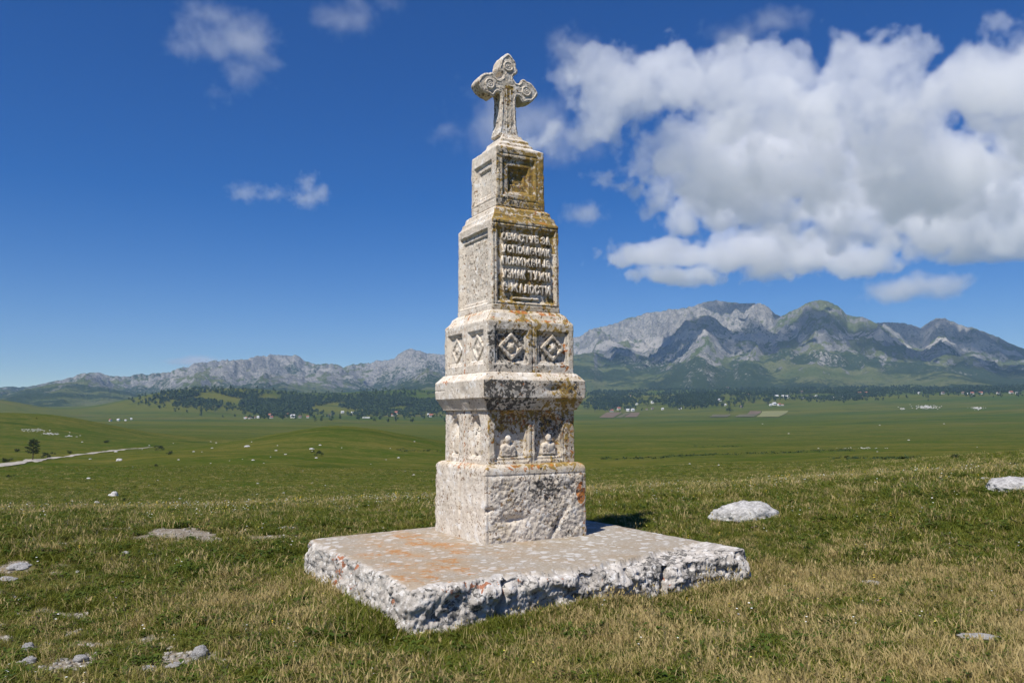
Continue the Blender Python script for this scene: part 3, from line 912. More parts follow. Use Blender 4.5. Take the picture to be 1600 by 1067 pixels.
# raised letters of the inscription, each a piece of its own
LETM = STONE
def letter(ch, a, z, wd, ht, y):
    cu = bpy.data.curves.new('letter', 'FONT')
    cu.body = ch
    cu.size = 1
    cu.extrude = .10
    cu.offset = .018
    cu.bevel_depth = .035
    cu.bevel_resolution = 1
    cu.resolution_u = 4
    t = bpy.data.objects.new('tmp', cu)
    C.objects.link(t)
    dg = bpy.context.evaluated_depsgraph_get()
    me = bpy.data.meshes.new_from_object(t.evaluated_get(dg))
    bpy.data.objects.remove(t)
    V = verts_of(me)
    if not len(V): return
    lo, hi = V.min(0), V.max(0)
    q = np.empty_like(V)
    q[:, 0] = a + (V[:, 0] - (lo[0] + hi[0]) / 2) / (hi[0] - lo[0]) * wd
    q[:, 2] = z + (V[:, 1] - (lo[1] + hi[1]) / 2) / (hi[1] - lo[1]) * ht
    q[:, 1] = y - (V[:, 2] - lo[2]) / (hi[2] - lo[2]) * .045
    me.vertices.foreach_set('co', q.astype(np.float32).ravel())
    me.update()
    me.name = 'letter'
    q = q + .0035 * np.stack([perlin(q[:, 0] * 40, q[:, 2] * 40, q[:, 1] * 9 + i) for i in range(3)], -1)
    me.vertices.foreach_set('co', q.astype(np.float32).ravel())
    me.update()
    const_lich(me, (.03, .08, .03, .26))
    obj('letter', me, text_b)
WIDE = {'М': 1.25, 'Ж': 1.45, ' ': .35, 'Т': 1.0, 'З': .85, 'Ј': .6, 'И': 1.0, 'Д': 1.05}
ROWS = [('ОВИ СТУБ ЗА', -.365, .372, 3.845, .105), ('УСПОМеНИК', -.362, .375, 3.685, .110), ('ПОДИЖеН Јe', -.360, .368, 3.530, .112), ('УЗНАК ТУЖН', -.358, .368, 3.362, .122), ('е ЖАЛОСТИ', -.350, .372, 3.182, .122)]
for txt, a0, a1, zc, ht in ROWS:
    ws = [WIDE.get(ch, .9) for ch in txt]
    un = (a1 - a0) / sum(ws)
    x = a0
    for ch, wv in zip(txt, ws):
        if ch != ' ': letter(ch, x + wv * un / 2, zc + rnd.uniform(-.004, .004), wv * un * .86, ht * rnd.uniform(.95, 1.04), -.471)
        x += wv * un

# cross
def arm_end(n=12):
    """half outline of a budded arm: (distance along the arm, half width)"""
    return [(.135, .092), (.165, .094), (.188, .112), (.205, .145), (.232, .168), (.268, .168), (.295, .152), (.325, .150), (.36, .140), (.395, .116), (.428, .082), (.452, .048), (.470, .018), (.475, .0)]
def cross_outline(g=0.):
    CZ = 6.035
    cx = -.035
    pts = []
    ae = arm_end()
    def add(dirx, dirz, seq, side):
        for t, h in seq:
            px_, pz_ = dirx * t - dirz * h * side, dirz * t + dirx * h * side
            pts.append((cx + px_, CZ + pz_))
    # right arm lower->tip->upper
    add(1, 0, ae, -1)
    add(1, 0, ae[::-1][1:], 1)
    add(0, 1, [(t * 1.04, h * .88) for t, h in ae], -1)
    add(0, 1, [(t * 1.04, h * .88) for t, h in ae[::-1][1:]], 1)
    add(-1, 0, ae, -1)
    add(-1, 0, ae[::-1][1:], 1)
    sh = [(cx - .118, CZ - .16), (cx - .122, CZ - .35), (cx - .132, CZ - .52), (cx - .150, CZ - .64), (cx - .165, CZ - .70), (cx + .165, CZ - .70), (cx + .150, CZ - .64), (cx + .132, CZ - .52), (cx + .122, CZ - .35), (cx + .118, CZ - .16)]
    pts += sh
    return pts, cx, CZ
pts, CX, CZ = cross_outline()
bm = bmesh.new()
add_prism(bm, pts, -.105, .105, 'R', 0)
# raised border following the outline
def tube(bm, path, r, y, closed=True):
    n = len(path)
    rings = []
    for i, (a, z) in enumerate(path):
        p, q = path[(i - 1) % n], path[(i + 1) % n]
        if not closed:
            p, q = path[max(i - 1, 0)], path[min(i + 1, n - 1)]
        dx, dz = q[0] - p[0], q[1] - p[1]
        l = math.hypot(dx, dz) or 1
        nx, nz = -dz / l, dx / l
        rings.append([bm.verts.new((a + nx * r * math.cos(t), y + r * math.sin(t), z + nz * r * math.cos(t))) for t in [k * math.pi / 3 for k in range(6)]])
    for i in range(n if closed else n - 1):
        A_, B_ = rings[i], rings[(i + 1) % n]
        for k in range(6): bm.faces.new((A_[k], A_[(k + 1) % 6], B_[(k + 1) % 6], B_[k]))
    if not closed:
        bm.faces.new(rings[0])
        bm.faces.new(rings[-1][::-1])
def inset(p, k):
    out = []
    n = len(p)
    for i in range(n):
        a, b, c = p[i - 1], p[i], p[(i + 1) % n]
        dx, dz = c[0] - a[0], c[1] - a[1]
        l = math.hypot(dx, dz) or 1
        out.append((b[0] - dz / l * k, b[1] + dx / l * k))
    return out
inn = inset(pts, .028)
bmesh.ops.recalc_face_normals(bm, faces=bm.faces)
me = remesh(bm_mesh(bm, 'cross'), .010, .0065, 14, 4)
V = verts_of(me)
n = fbm(V[:, 0] * 6, V[:, 1] * 6, V[:, 2] * 6, 3)
dx = np.abs(V[:, 0] - CX)
fr = V[:, 1] < -.08
lq = np.zeros((len(V), 4))
core = np.exp(-(dx / .075) ** 2) * np.exp(-((V[:, 2] - 5.95) / .28) ** 2)
lq[:, 0] = np.where(fr, .5 * core + .1, .08 + .45 * (V[:, 2] < CZ - .1) * (V[:, 0] < CX - .09)) + .25 * n * fr
lq[:, 1] = np.where(fr, .95 * np.exp(-(dx / .09) ** 2) * np.exp(-((V[:, 2] - 5.98) / .10) ** 2) + .48 * np.exp(-(dx / .06) ** 2) * (V[:, 2] < 6.1), .1)
lq[:, 2] = .05
edge = (V[:, 2] < CZ + .05) & (dx > .2)
lq[:, 3] = np.clip(.22 + .35 * n + .35 * edge * (V[:, 0] < CX) + .25 * (dx < .15) * (V[:, 2] < CZ), 0, 1)
set_col(me, 'lich', np.clip(lq, 0, 1))
me.materials.clear()
me.materials.append(STONE)
cross = obj('cross', me, MON)
for a_, z_ in ((CX - .285, CZ), (CX + .285, CZ), (CX, CZ + .30)):
    bm = bmesh.new()
    for rr_, th in ((.062, .015), (.030, .012)):
        path = [(a_ + rr_ * math.cos(t), z_ + rr_ * math.sin(t)) for t in [k * math.pi / 10 for k in range(20)]]
        tube(bm, path, th, -.108)
    bmesh.ops.create_uvsphere(bm, u_segments=10, v_segments=8, radius=.014, matrix=Matrix.Translation((a_, -.108, z_)))
    bmesh.ops.recalc_face_normals(bm, faces=bm.faces)
    me = remesh(bm_mesh(bm, 'rosette'), .006, .0035, 30)
    obj('rosette', const_lich(me, (.1, .05, .02, .2)), cross)
bm = bmesh.new()
tube(bm, inn, .012, -.102)
bmesh.ops.recalc_face_normals(bm, faces=bm.faces)
me = remesh(bm_mesh(bm, 'raised_border'), .0065, .0045, 28)
obj('raised_border', const_lich(me, (.12, .12, .03, .3)), cross)
for s in (-1, 1):
    for seg in ([(CX + s * .03, CZ + .235), (CX + s * .03, CZ + .03), (CX + s * .225, CZ + .03)], [(CX + s * .03, CZ - .66), (CX + s * .03, CZ - .03), (CX + s * .225, CZ - .03)]):
        bm = bmesh.new()
        tube(bm, seg, .010, -.100, False)
        bmesh.ops.recalc_face_normals(bm, faces=bm.faces)
        me = remesh(bm_mesh(bm, 'rib'), .006, .004, 28)
        obj('rib', const_lich(me, (.15, .25, .03, .35)), cross)

# ------------------------------------------------------------------ the slab the monument stands on
SLAB_P = [(-2.46, .78), (-2.36, -2.46), (1.71, -2.60), (1.56, 1.33)]
def slab_side(k, t):
    p, q = np.array(SLAB_P[k]), np.array(SLAB_P[(k + 1) % 4])
    return p[None] * (1 - t)[:, None] + q[None] * t[:, None]
def build_slab():
    base = []
    nn = []
    sid = []
    tt = []
    cen = np.array([-.4, -.75])
    for k, n in ((0, 300), (1, 380), (2, 150), (3, 120)):
        t = np.arange(n) / n
        base.append(slab_side(k, t))
        p, q = np.array(SLAB_P[k]), np.array(SLAB_P[(k + 1) % 4])
        d = (q - p) / np.linalg.norm(q - p)
        nn.append(np.repeat(np.array([[d[1], -d[0]]]) * 1.0, n, 0))
        sid.append(np.full(n, k))
        tt.append(t)
    B, N_, SI, TT = np.concatenate(base), np.concatenate(nn), np.concatenate(sid), np.concatenate(tt)
    if ((B - cen) * N_).sum() < 0: N_ = -N_
    # round corners: smooth the plan outline
    def ring_smooth(a, k):
        pad = np.concatenate([a[-3 * k:], a, a[:3 * k]])
        kk = np.ones(2 * k + 1) / (2 * k + 1)
        return np.stack([np.convolve(pad[:, i], kk, 'same') for i in range(2)], 1)[3 * k:-3 * k]
    B = ring_smooth(B, 9)
    N_ = ring_smooth(N_, 9)
    N_ /= np.linalg.norm(N_, axis=1)[:, None]
    # profile: (outward offset, z, top weight)
    prof = [(.03 + .05 * (1 - i / 30), -.62 + .54 * i / 30, 0.) for i in range(31)]
    prof += [(.03 - .02 * i / 4, -.07 + .05 * i / 4, .0) for i in range(1, 5)] + [(.0, -.008, .3), (-.02, -.001, .8), (-.045, 0, 1.), (-.07, 0, 1.)]
    nin = 110
    rows_P, rows_top = [], []
    for o, z, tw in prof:
        rows_P.append(np.concatenate([B + N_ * o, np.full((len(B), 1), z)], 1))
        rows_top.append(np.full(len(B), tw))
    In = B + N_ * -.07
    for i in range(1, nin + 1):
        f = (i / nin) ** 1.0 * .985
        q = In * (1 - f) + cen[None] * f
        rows_P.append(np.concatenate([q, np.zeros((len(B), 1))], 1))
        rows_top.append(np.ones(len(B)))
    P = np.stack(rows_P)
    TP = np.stack(rows_top)
    x, y, z = P[..., 0], P[..., 1], P[..., 2]
    # roughness of the sides
    sidew = 1 - sst(.0, .9, TP)
    lump = .95 * (billow(x * 2.6, y * 2.6, z * 4, 4, 2.1, .5) - .5) + .55 * fbm(x * 10, y * 10, z * 8, 5, 2.1, .68)
    pits = -np.clip(ridged(x * 7, y * 7, z * 7, 3) - 1.0, 0, 1)
    # vertical flutes on the left side
    fl = fbm(x * 11, y * 11, z * 2.2, 3)
    off = sidew * (.048 * lump + .03 * pits + np.where(SI[None] == 0, .036 * fl, 0))
    # bigger chunks on the right side
    ch = fbm(x * 2.6, y * 2.6, z * 3.5, 2)
    off = off + sidew * np.where(SI[None] == 1, .07 * ch, .02 * ch)
    crack = np.exp(-((x - (-1.45 + .25 * (z + .2))) / .035) ** 2) + .8 * np.exp(-((x - (.52 + .3 * z)) / .03) ** 2) + .6 * np.exp(-((x - (.0 - .5 * z)) / .025) ** 2)
    off = off - np.where(SI[None] == 1, sidew * .11 * crack, 0)
    P[..., :2] += N_[None] * off[..., None]
    # broken rim of the right side: the top crust ends short of the edge and the rest lies lower
    x, y = P[..., 0], P[..., 1]
    t1 = np.clip((x + 2.36) / 4.07, 0, 1)
    edge_y = -2.46 - .14 * t1
    dist = y - edge_y
    reach = np.interp(t1, [0, .18, .3, .42, .55, .65, .75, .82, .9, .97, 1], [.03, .03, .05, .08, .13, .24, .40, .52, .62, .66, .68]) + .07 * fbm(x * 4, .3, .7, 4)
    low = np.interp(t1, [0, .18, .3, .5, .7, .9, 1], [.0, .015, .04, .055, .06, .03, -.012])
    drop = sst(.012, -.012, dist - reach) * (z > -.3) * sst(-.3, -.05, z)
    zz = z - drop * (low + .03 * np.clip(fbm(x * 7, y * 7, 3.3, 3), -1, 1) * (low > .02)) - drop * np.clip(reach - dist, 0, 1) * .05 * sst(.95, .7, t1)
    # chipped left corner and gently uneven top
    zz = zz + .006 * fbm(x * 2, y * 2, .5, 3) * TP + .0025 * fbm(x * 14, y * 14, .9, 3) * TP
    zz = zz - .05 * np.exp(-(((x + 2.36) / .16) ** 2 + ((y + 2.46) / .16) ** 2)) - .03 * np.exp(-((x + 2.45) / .05) ** 2) * (np.clip(fbm(y * 4, 2.2, .1, 3), 0, 1))
    zz = np.where((TP > .5) & (np.abs(x) < .8) & (np.abs(y) < .8), np.minimum(zz, .002), zz)
    P[..., 2] = zz
    nr, nc = P.shape[:2]
    V = np.vstack([P.reshape(-1, 3), [[cen[0], cen[1], 0]]])
    fc = grid_faces(nr, nc, True)
    i = np.arange(nc)
    caps = np.stack([np.full(nc, len(V) - 1), (nr - 1) * nc + i, (nr - 1) * nc + (i + 1) % nc], -1)
    me = mesh('stone_slab', V, [fc, caps], SLABM)
    L = np.zeros((len(V), 4))
    L[-1] = (0, 1, 0, 0)
    n3 = fbm(x * 2.1, y * 2.1, z * 2.1, 4)
    top = TP * (1 - drop)
    bl = (1 - top) * (.32 + .4 * n3 + .3 * pits * -1 + np.where(SI[None] == 1, .22 + .25 * gz(x, x * 0, .9, 0, .5, 1), -.05))
    og = top * np.clip(.75 + .9 * n3, 0, 1.4) * (.85 * gz(x, y, -1.35, -.2, .45, .75) + .75 * gz(x, y, -1.9, -1.5, .4, .6) * .8 + .5 * gz(x, y, -2.1, -2.2, .3, .3) + .16 + .25 * n3 - .25 * sst(-.4, .8, x))
    rd = (1 - TP) * (np.where(SI[None] == 0, .65 * gz(y, z, -.55, -.08, .30, .07) + .22, .68 * gz(x, z, -1.75, -.06, .2, .05) + .5 * gz(x, z, -.9, -.05, .2, .04) + .2)) + .25 * n3 * (1 - TP)
    L[:-1] = np.clip(np.stack([bl, top, og, rd], -1), 0, 1).reshape(-1, 4)
    set_col(me, 'lich', L)
    if me.polygons[len(me.polygons) // 2].normal.z < -.5: me.flip_normals()
    o = obj('stone_slab', me)
    tag(o, 'broad thick rectangular limestone slab with a broken edge lying in the grass under the monument', 'stone slab')
build_slab()
SP = np.array(SLAB_P)
def in_slab(x, y, grow=0.):
    m = np.ones(np.shape(x), bool)
    for k in range(4):
        p, q = SP[k], SP[(k + 1) % 4]
        d = (q - p) / np.linalg.norm(q - p)
        nx, ny = d[1], -d[0]
        s = (x - p[0]) * nx + (y - p[1]) * ny
        cs = (-.4 - p[0]) * nx + (-.75 - p[1]) * ny
        m &= (s * np.sign(cs) > -grow)
    return m

# ------------------------------------------------------------------ rocks
def rock_mesh(seed, sub=4, flat=.5, rough=.28, ridge=.12):
    bm = bmesh.new()
    bmesh.ops.create_icosphere(bm, subdivisions=sub, radius=1)
    me = bm_mesh(bm, 'rock')
    V = verts_of(me)
    n = V / np.linalg.norm(V, axis=1)[:, None]
    d = 1 + rough * fbm(n[:, 0] * 1.3 + seed, n[:, 1] * 1.3, n[:, 2] * 1.3, 2) + ridge * ridged(n[:, 0] * 2.2 + seed, n[:, 1] * 2.2, n[:, 2] * 2.2, 3) + .05 * fbm(n[:, 0] * 7 + seed, n[:, 1] * 7, n[:, 2] * 7, 3)
    V = n * d[:, None]
    V[:, 2] = np.clip(V[:, 2], -.5, 1.2) * flat * 1.6
    me.vertices.foreach_set('co', V.astype(np.float32).ravel())
    me.update()
    me.polygons.foreach_set('use_smooth', np.ones(len(me.polygons), bool))
    me.materials.append(ROCK)
    return me
ROCKS = []
RM_BIG = [rock_mesh(3 + i * 5.3, 5, .42, .14, .05) for i in range(2)]
RM = [rock_mesh(40 + i * 7.1, 3, .45, .35) for i in range(5)]
def rock(name, px, py, wpx, label, hr=.5, meshes=None, group=None, rot=None, sink=.25, cat='rock', dd=.8):
    p, r = ground_at(px, py)
    s = wpx / 2 * r / F
    if r < 9: sink -= .42
    o = obj(name, (meshes or RM)[rnd.randrange(len(meshes or RM))])
    o.location = (p[0], p[1], p[2] + s * hr * .25 - s * hr * sink)
    o.scale = (s, s * dd, s * hr * 1.25)
    o.rotation_euler = (rnd.uniform(-.08, .08), rnd.uniform(-.08, .08), rot if rot is not None else rnd.uniform(0, 6.28))
    tag(o, label, cat, group)
    ROCKS.append((p[0], p[1], s))
    return o
rock('boulder', 1164, 811, 94, 'large rounded grey-white boulder half sunk in the grass right of the slab', .58, [RM_BIG[0]], rot=-.5, sink=.2, cat='boulder')
rock('boulder', 1598, 767, 86, 'pale boulder cut off by the right edge of the picture', .42, [RM_BIG[1]], rot=-.45, cat='boulder')
rock('rock', 1540, 752, 13, 'small pale rock on the grass just left of the boulder at the right edge', .7)
rock('rock', 1475, 754, 11, 'small grey rock in the grass on the right slope, nearest the mid right', .5)
rock('rock', 1430, 763, 17, 'low flat grey rock in grass left of the boulder at the right edge', .35)
rock('rock', 1362, 912, 28, 'flat grey stone barely showing in the dry grass right of the slab', .3)
rock('rock', 1532, 999, 46, 'long flat grey stone in dry grass near the bottom right corner', .22, rot=-.9, dd=.35)
rock('rock', 312, 1028, 24, 'whitest stone lying on the grass near the bottom left', .95)
rock('rock', 126, 1034, 19, 'grey stone on bare soil second from the bottom left corner', .6)
rock('rock', 44, 1016, 15, 'upright grey stone at the bottom left on bare soil', .9)
rock('rock', 46, 1036, 18, 'blunt grey stone below the upright one at the bottom left', .6)
rock('rock', 272, 1043, 22, 'pale flat stone sunk beside the whitest stone', .35)
rock('rock', 232, 1048, 20, 'grey flat stone left of the sunk pale stone at the bottom', .35)
rock('rock', 461, 995, 10, 'tiny white stone alone in the grass below the slab left corner', .5)
rock('rock', 446, 828, 26, 'flat white stone beside the bare path left of the slab', .35)
rock('rock', 92, 853, 13, 'white stone on the bare path far left', .5)
rock('rock', 196, 867, 12, 'small white stone below the bare soil patch', .5)
rock('rock', 238, 868, 14, 'flat white stone below the right end of the bare soil patch', .35)
rock('rock', 30, 888, 30, 'low pale stone at the left edge of the near grass', .35)
rock('rock', 12, 906, 24, 'flat whitish stone cut by the left edge', .3)
rock('rock', 121, 897, 6, 'tiny round pale stone in the left grass', .8)
rock('rock', 225, 878, 7, 'speck of white stone in the grass below the flat white stone', .6)
rock('boulder', 177, 776, 14, 'round grey boulder on the green slope behind the left path', .95, cat='boulder')
rock('rock', 151, 786, 9, 'pale grey rock just below the round grey boulder on the left slope', .6)
rock('rock', 113, 784, 5, 'small white rock left of the round grey boulder', .7)
rock('rock', 186, 720, 9, 'tilted pale rock on the meadow under the track', .7)
rock('rock', 138, 748, 6, 'small white rock on the meadow left of the round grey boulder', .5)
rock('rock', 487, 702, 8, 'flat pale rock on the hillock beside a dark bush', .5)
rock('rock', 386, 698, 8, 'white rock on the left flank of the hillock', .5)
for i in range(70):
    if i < 46: px, py = rnd.gauss(470, 130), rnd.uniform(690, 790)
    elif i < 58: px, py = rnd.uniform(120, 330), rnd.uniform(700, 780)
    else: px, py = rnd.uniform(1000, 1560), rnd.uniform(655, 735)
    if 660 < px < 930 or px < 0: continue
    big = i < 58
    g = 'white stones scattered over the hillock' if big else 'white stones scattered over the right plain'
    rock('field_stone', px, py, rnd.choice((1.8, 2.2, 2.6, 3.4, 4.5)), 'tiny white stone scattered on the green hillock left of the pillar' if big else 'tiny white stone out on the plain right of the pillar', .5, RM, g, cat='stone')
GRAVEL = plain('pale_gravel', (.42, .39, .345), .95, .45, 20)
# gravel and pebbles on the bare soil
def scatter_lumps(name, pts, sizes, mat, seed=0):
    ico = bmesh.new()
    bmesh.ops.create_icosphere(ico, subdivisions=1, radius=1)
    m0 = bm_mesh(ico, 'x')
    v0 = verts_of(m0)
    f0 = np.array([list(p.vertices) for p in m0.polygons])
    n = len(pts)
    rg = np.random.default_rng(seed)
    jit = 1 + rg.uniform(-.3, .3, (n, len(v0), 1))
    sc = np.asarray(sizes)[:, None, None] * np.stack([rg.uniform(.7, 1.3, n), rg.uniform(.7, 1.3, n), rg.uniform(.35, .8, n)], -1)[:, None, :]
    V = v0[None] * jit * sc + np.asarray(pts)[:, None, :]
    Fs = f0[None] + (np.arange(n) * len(v0))[:, None, None]
    me = mesh(name, V.reshape(-1, 3), Fs.reshape(-1, 3), mat, smooth=False)
    return obj(name, me)
gp, gs_ = [], []
for i in range(26000):
    px, py = rnd.uniform(-60, 560), 815 + 260 * rnd.random() ** 1.3
    d = ray(px, py)
    k = (-.42 - CAM[2]) / d[2]
    x, y = CAM[0] + d[0] * k, CAM[1] + d[1] * k
    gp.append((x, y))
    gs_.append(.006 + .03 * rnd.random() ** 3)
gp, gs_ = np.array(gp), np.array(gs_)
keep = rng.random(len(gp)) < bare(gp[:, 0], gp[:, 1]) * .45 + .002
gp, gs_ = gp[keep], gs_[keep]
tag(scatter_lumps('gravel', np.column_stack([gp, H(gp[:, 0], gp[:, 1])]), gs_, GRAVEL, 3), 'pale gravel and pebbles on the bare trodden soil', 'gravel', kind='stuff')
# pale outcrops far off
op, os_ = [], []
for px, py, sx, sy, n in ((1448, 636, 17, 3, 120), (1528, 638, 11, 2, 60), (1410, 639, 6, 1.5, 20), (52, 673, 20, 2, 70), (78, 678, 14, 2, 50), (1345, 700, 40, 1, 30), (110, 682, 12, 1.5, 20)):
    for i in range(n):
        p, r = ground_at(rnd.gauss(px, sx * .5), rnd.gauss(py, sy * .5))
        op.append(p)
        os_.append(rnd.uniform(.5, 1.4) * r / F)
tag(scatter_lumps('stone_outcrops', np.array(op), np.array(os_), ROCK, 5), 'pale broken limestone showing through the far turf', 'outcrop', kind='stuff')

# ------------------------------------------------------------------ track and fields
def drape(name, quad_fn, nu, nv, lift, mat):
    V = np.array([[quad_fn(u / (nu - 1), v / (nv - 1)) for u in range(nu)] for v in range(nv)])
    V = V.reshape(-1, 2)
    Z = H(V[:, 0], V[:, 1]) + lift
    me = mesh(name, np.column_stack([V, Z]), grid_faces(nv, nu), mat)
    if me.polygons[0].normal.z < 0: me.flip_normals()
    return tag(obj(name, me), kind='structure')
TRACK = [(-60, 737), (0, 728), (30, 723), (60, 718), (90, 715), (120, 711), (155, 707), (190, 703), (215, 701), (240, 699)]
tr = np.array([ground_at(x, y)[0][:2] for x, y in TRACK])
def track_fn(u, v):
    s = u * (len(tr) - 1)
    i = min(int(s), len(tr) - 2)
    p = tr[i] * (1 - s + i) + tr[i + 1] * (s - i)
    d = tr[i + 1] - tr[i]
    d = d / np.linalg.norm(d)
    wv = 2.1 + .5 * math.sin(s * 5)
    return p + np.array([-d[1], d[0]]) * (v - .5) * 2 * wv
drape('track', track_fn, 120, 5, .16, plain('track_gravel', (.42, .385, .33), .95, .3, .8))
def field(px4, mat):
    P4 = np.array([ground_at(*q)[0][:2] for q in px4])
    drape('field', lambda u, v: (P4[0] * (1 - u) + P4[1] * u) * (1 - v) + (P4[3] * (1 - u) + P4[2] * u) * v, 24, 10, 1.2, mat)
SOILM = plain('ploughed_soil', (.150, .105, .068), .95, .3, .02)
HAYM = plain('mown_hay', (.19, .19, .075), .95, .2, .02)
GRM = plain('fallow_field', (.115, .105, .055), .95, .3, .02)
field([(936, 653), (958, 653), (972, 645), (948, 645)], SOILM)
field([(962, 653), (972, 652), (985, 645), (977, 645)], GRM)
field([(975, 652), (994, 652), (1000, 645), (986, 645)], SOILM)
field([(1147, 652), (1178, 652), (1184, 648), (1155, 648)], GRM)
field([(1166, 648), (1184, 648), (1190, 643), (1172, 643)], SOILM)
field([(1182, 652), (1216, 652), (1232, 643), (1191, 643)], HAYM)
field([(1108, 652), (1136, 652), (1142, 648), (1114, 648)], GRM)

# ------------------------------------------------------------------ trees and bushes
def leaf_mat(name, c1, c2):
    k = NT(name)
    p = k.pos('Object')
    oi = k.n.new('ShaderNodeObjectInfo')
    f = k.math('ADD', k.math('MULTIPLY', k.noise(p, .9, 4), .8), k.math('MULTIPLY', oi.outputs['Random'], .25))
    k.col(k.mix(k.rng(f, .3, .75), c1, c2))
    k.bsdf.inputs['Roughness'].default_value = .8
    return k.m
LEAF = leaf_mat('broadleaf_foliage', (.022, .040, .013), (.042, .066, .020))
NEED = leaf_mat('pine_needles', (.020, .034, .014), (.036, .052, .020))
BARK = plain('bark', (.10, .075, .055), .95, .4, 6)
def leaf_cloud(centers, radii, n, size, seed):
    rg = np.random.default_rng(seed)
    V, Fs = [], []
    cs = np.array(centers)
    rs = np.array(radii)
    pr = rs.min(1) ** 2 if rs.ndim > 1 else rs ** 2
    ch = rg.choice(len(cs), n, p=pr / pr.sum())
    d = rg.normal(size=(n, 3))
    d /= np.linalg.norm(d, axis=1)[:, None]
    rad = rg.random(n) ** .35
    c = cs[ch] + d * rad[:, None] * (rs[ch] if rs.ndim > 1 else rs[ch][:, None])
    a = rg.normal(size=(n, 3))
    b = rg.normal(size=(n, 3))
    a = a / np.linalg.norm(a, axis=1)[:, None] * size
    b = b / np.linalg.norm(b, axis=1)[:, None] * size * .8
    q = np.stack([c - a, c - b, c + a, c + b], 1).reshape(-1, 3)
    return q, np.arange(n * 4).reshape(-1, 4)
def cone(p0, p1, r0, r1, n=6):
    p0, p1 = np.array(p0, float), np.array(p1, float)
    d = (p1 - p0) / np.linalg.norm(p1 - p0)
    u = np.cross(d, [0.3, .9, .2])
    u /= np.linalg.norm(u)
    v = np.cross(d, u)
    t = np.arange(n) / n * 2 * np.pi
    ring = np.cos(t)[:, None] * u + np.sin(t)[:, None] * v
    V = np.vstack([p0 + ring * r0, p1 + ring * r1])
    i = np.arange(n)
    return V, np.stack([i, (i + 1) % n, n + (i + 1) % n, n + i], -1)
def join(parts):
    Vs, Fs, o = [], [], 0
    for v, f in parts:
        Vs.append(v)
        Fs.append(f + o)
        o += len(v)
    return np.vstack(Vs), np.vstack(Fs)
# scattered pine by the track, unit height 1
rg = np.random.default_rng(3)
tp = [cone((0, 0, -.03), (.01, 0, .35), .028, .022), cone((.01, 0, .35), (0, .01, .95), .022, .005)]
cs, rs = [], []
for i in range(26):
    h = .30 + .62 * (i / 26)
    L = .36 * (1 - ((h - .42) / .62) ** 2 if h > .42 else .85) * rg.uniform(.6, 1.1)
    an = i * 2.4 + rg.uniform(-.3, .3)
    tip = (math.cos(an) * L, math.sin(an) * L, h + .05)
    tp.append(cone((0, 0, h - .03), tip, .009, .003, 4))
    for f in (.5, .8, 1.):
        cs.append((tip[0] * f, tip[1] * f, h + .05 * f))
        rs.append((.085, .085, .042))
cs.append((0, 0, .97)); rs.append((.06, .06, .06))
pv, pf = leaf_cloud(cs, rs, 2600, .019, 4)
PINE_C = mesh('crown', pv, pf, NEED, False)
PINE_T = mesh('trunk', *join(tp), BARK)
def bush_meshes(seed, w=.6):
    rg = np.random.default_rng(seed)
    cs = [(rg.normal() * .25 * w * 2, rg.normal() * .25 * w * 2, rg.uniform(.2, .75)) for _ in range(9)]
    v, f = leaf_cloud(cs, np.array([rg.uniform(.16, .3) for _ in cs]), 420, .06, seed)
    return mesh('foliage', v, f, NEED, False)
BUSH = [bush_meshes(20 + i) for i in range(4)]
STEM = mesh('stem', *join([cone((0, 0, -.1), (.1, .05, .5), .03, .015, 5), cone((0, 0, -.1), (-.1, -.05, .55), .03, .015, 5)]), BARK)
def put_tree(name, px, py, hpx, crown, trunk, label, cat, group=None, tn=('crown', 'trunk'), wide=1.):
    p, r = ground_at(px, py)
    s = hpx * r / F
    t = tag(empty(name, p), label, cat, group)
    t.scale = (s * wide, s * wide, s)
    t.rotation_euler = (0, 0, rnd.uniform(0, 6.28))
    obj(tn[0], crown, t)
    obj(tn[1], trunk, t)
    return t
put_tree('pine_tree', 51, 719, 28, PINE_C, PINE_T, 'lone dark pine standing beside the gravel track', 'tree', wide=.95)
for i, (px, py, h, lab) in enumerate(((9, 722, 8, 'dark bush at the left edge beside the track'), (75, 716, 9, 'dark rounded bush just right of the lone pine'), (110, 709, 5, 'small upright bush right of the lone pine'),
                                      (26, 706, 5, 'low spreading bush behind the lone pine'), (165, 692, 5, 'dark low bush in the grass above the track'), (247, 704, 8, 'bigger dark bush at the far end of the track'),
                                      (264, 710, 6, 'low dark bush below the far end of the track'), (243, 729, 4, 'small dark bush on open meadow below the track'), (13, 746, 5, 'dark tuft of bush in the meadow at the left edge'),
                                      (495, 712, 9, 'dark ragged bush on top of the hillock'), (196, 783, 5, 'low brownish bush beside the round grey boulder'), (1495, 717, 8, 'dark little bush on the crest of the right slope'),
                                      (1581, 730, 8, 'dark bush on the right slope near the right edge'))):
    put_tree('bush', px, py, h, BUSH[i % 4], STEM, lab, 'bush', 'dark bushes in the meadow', ('foliage', 'stem'), 1.25)
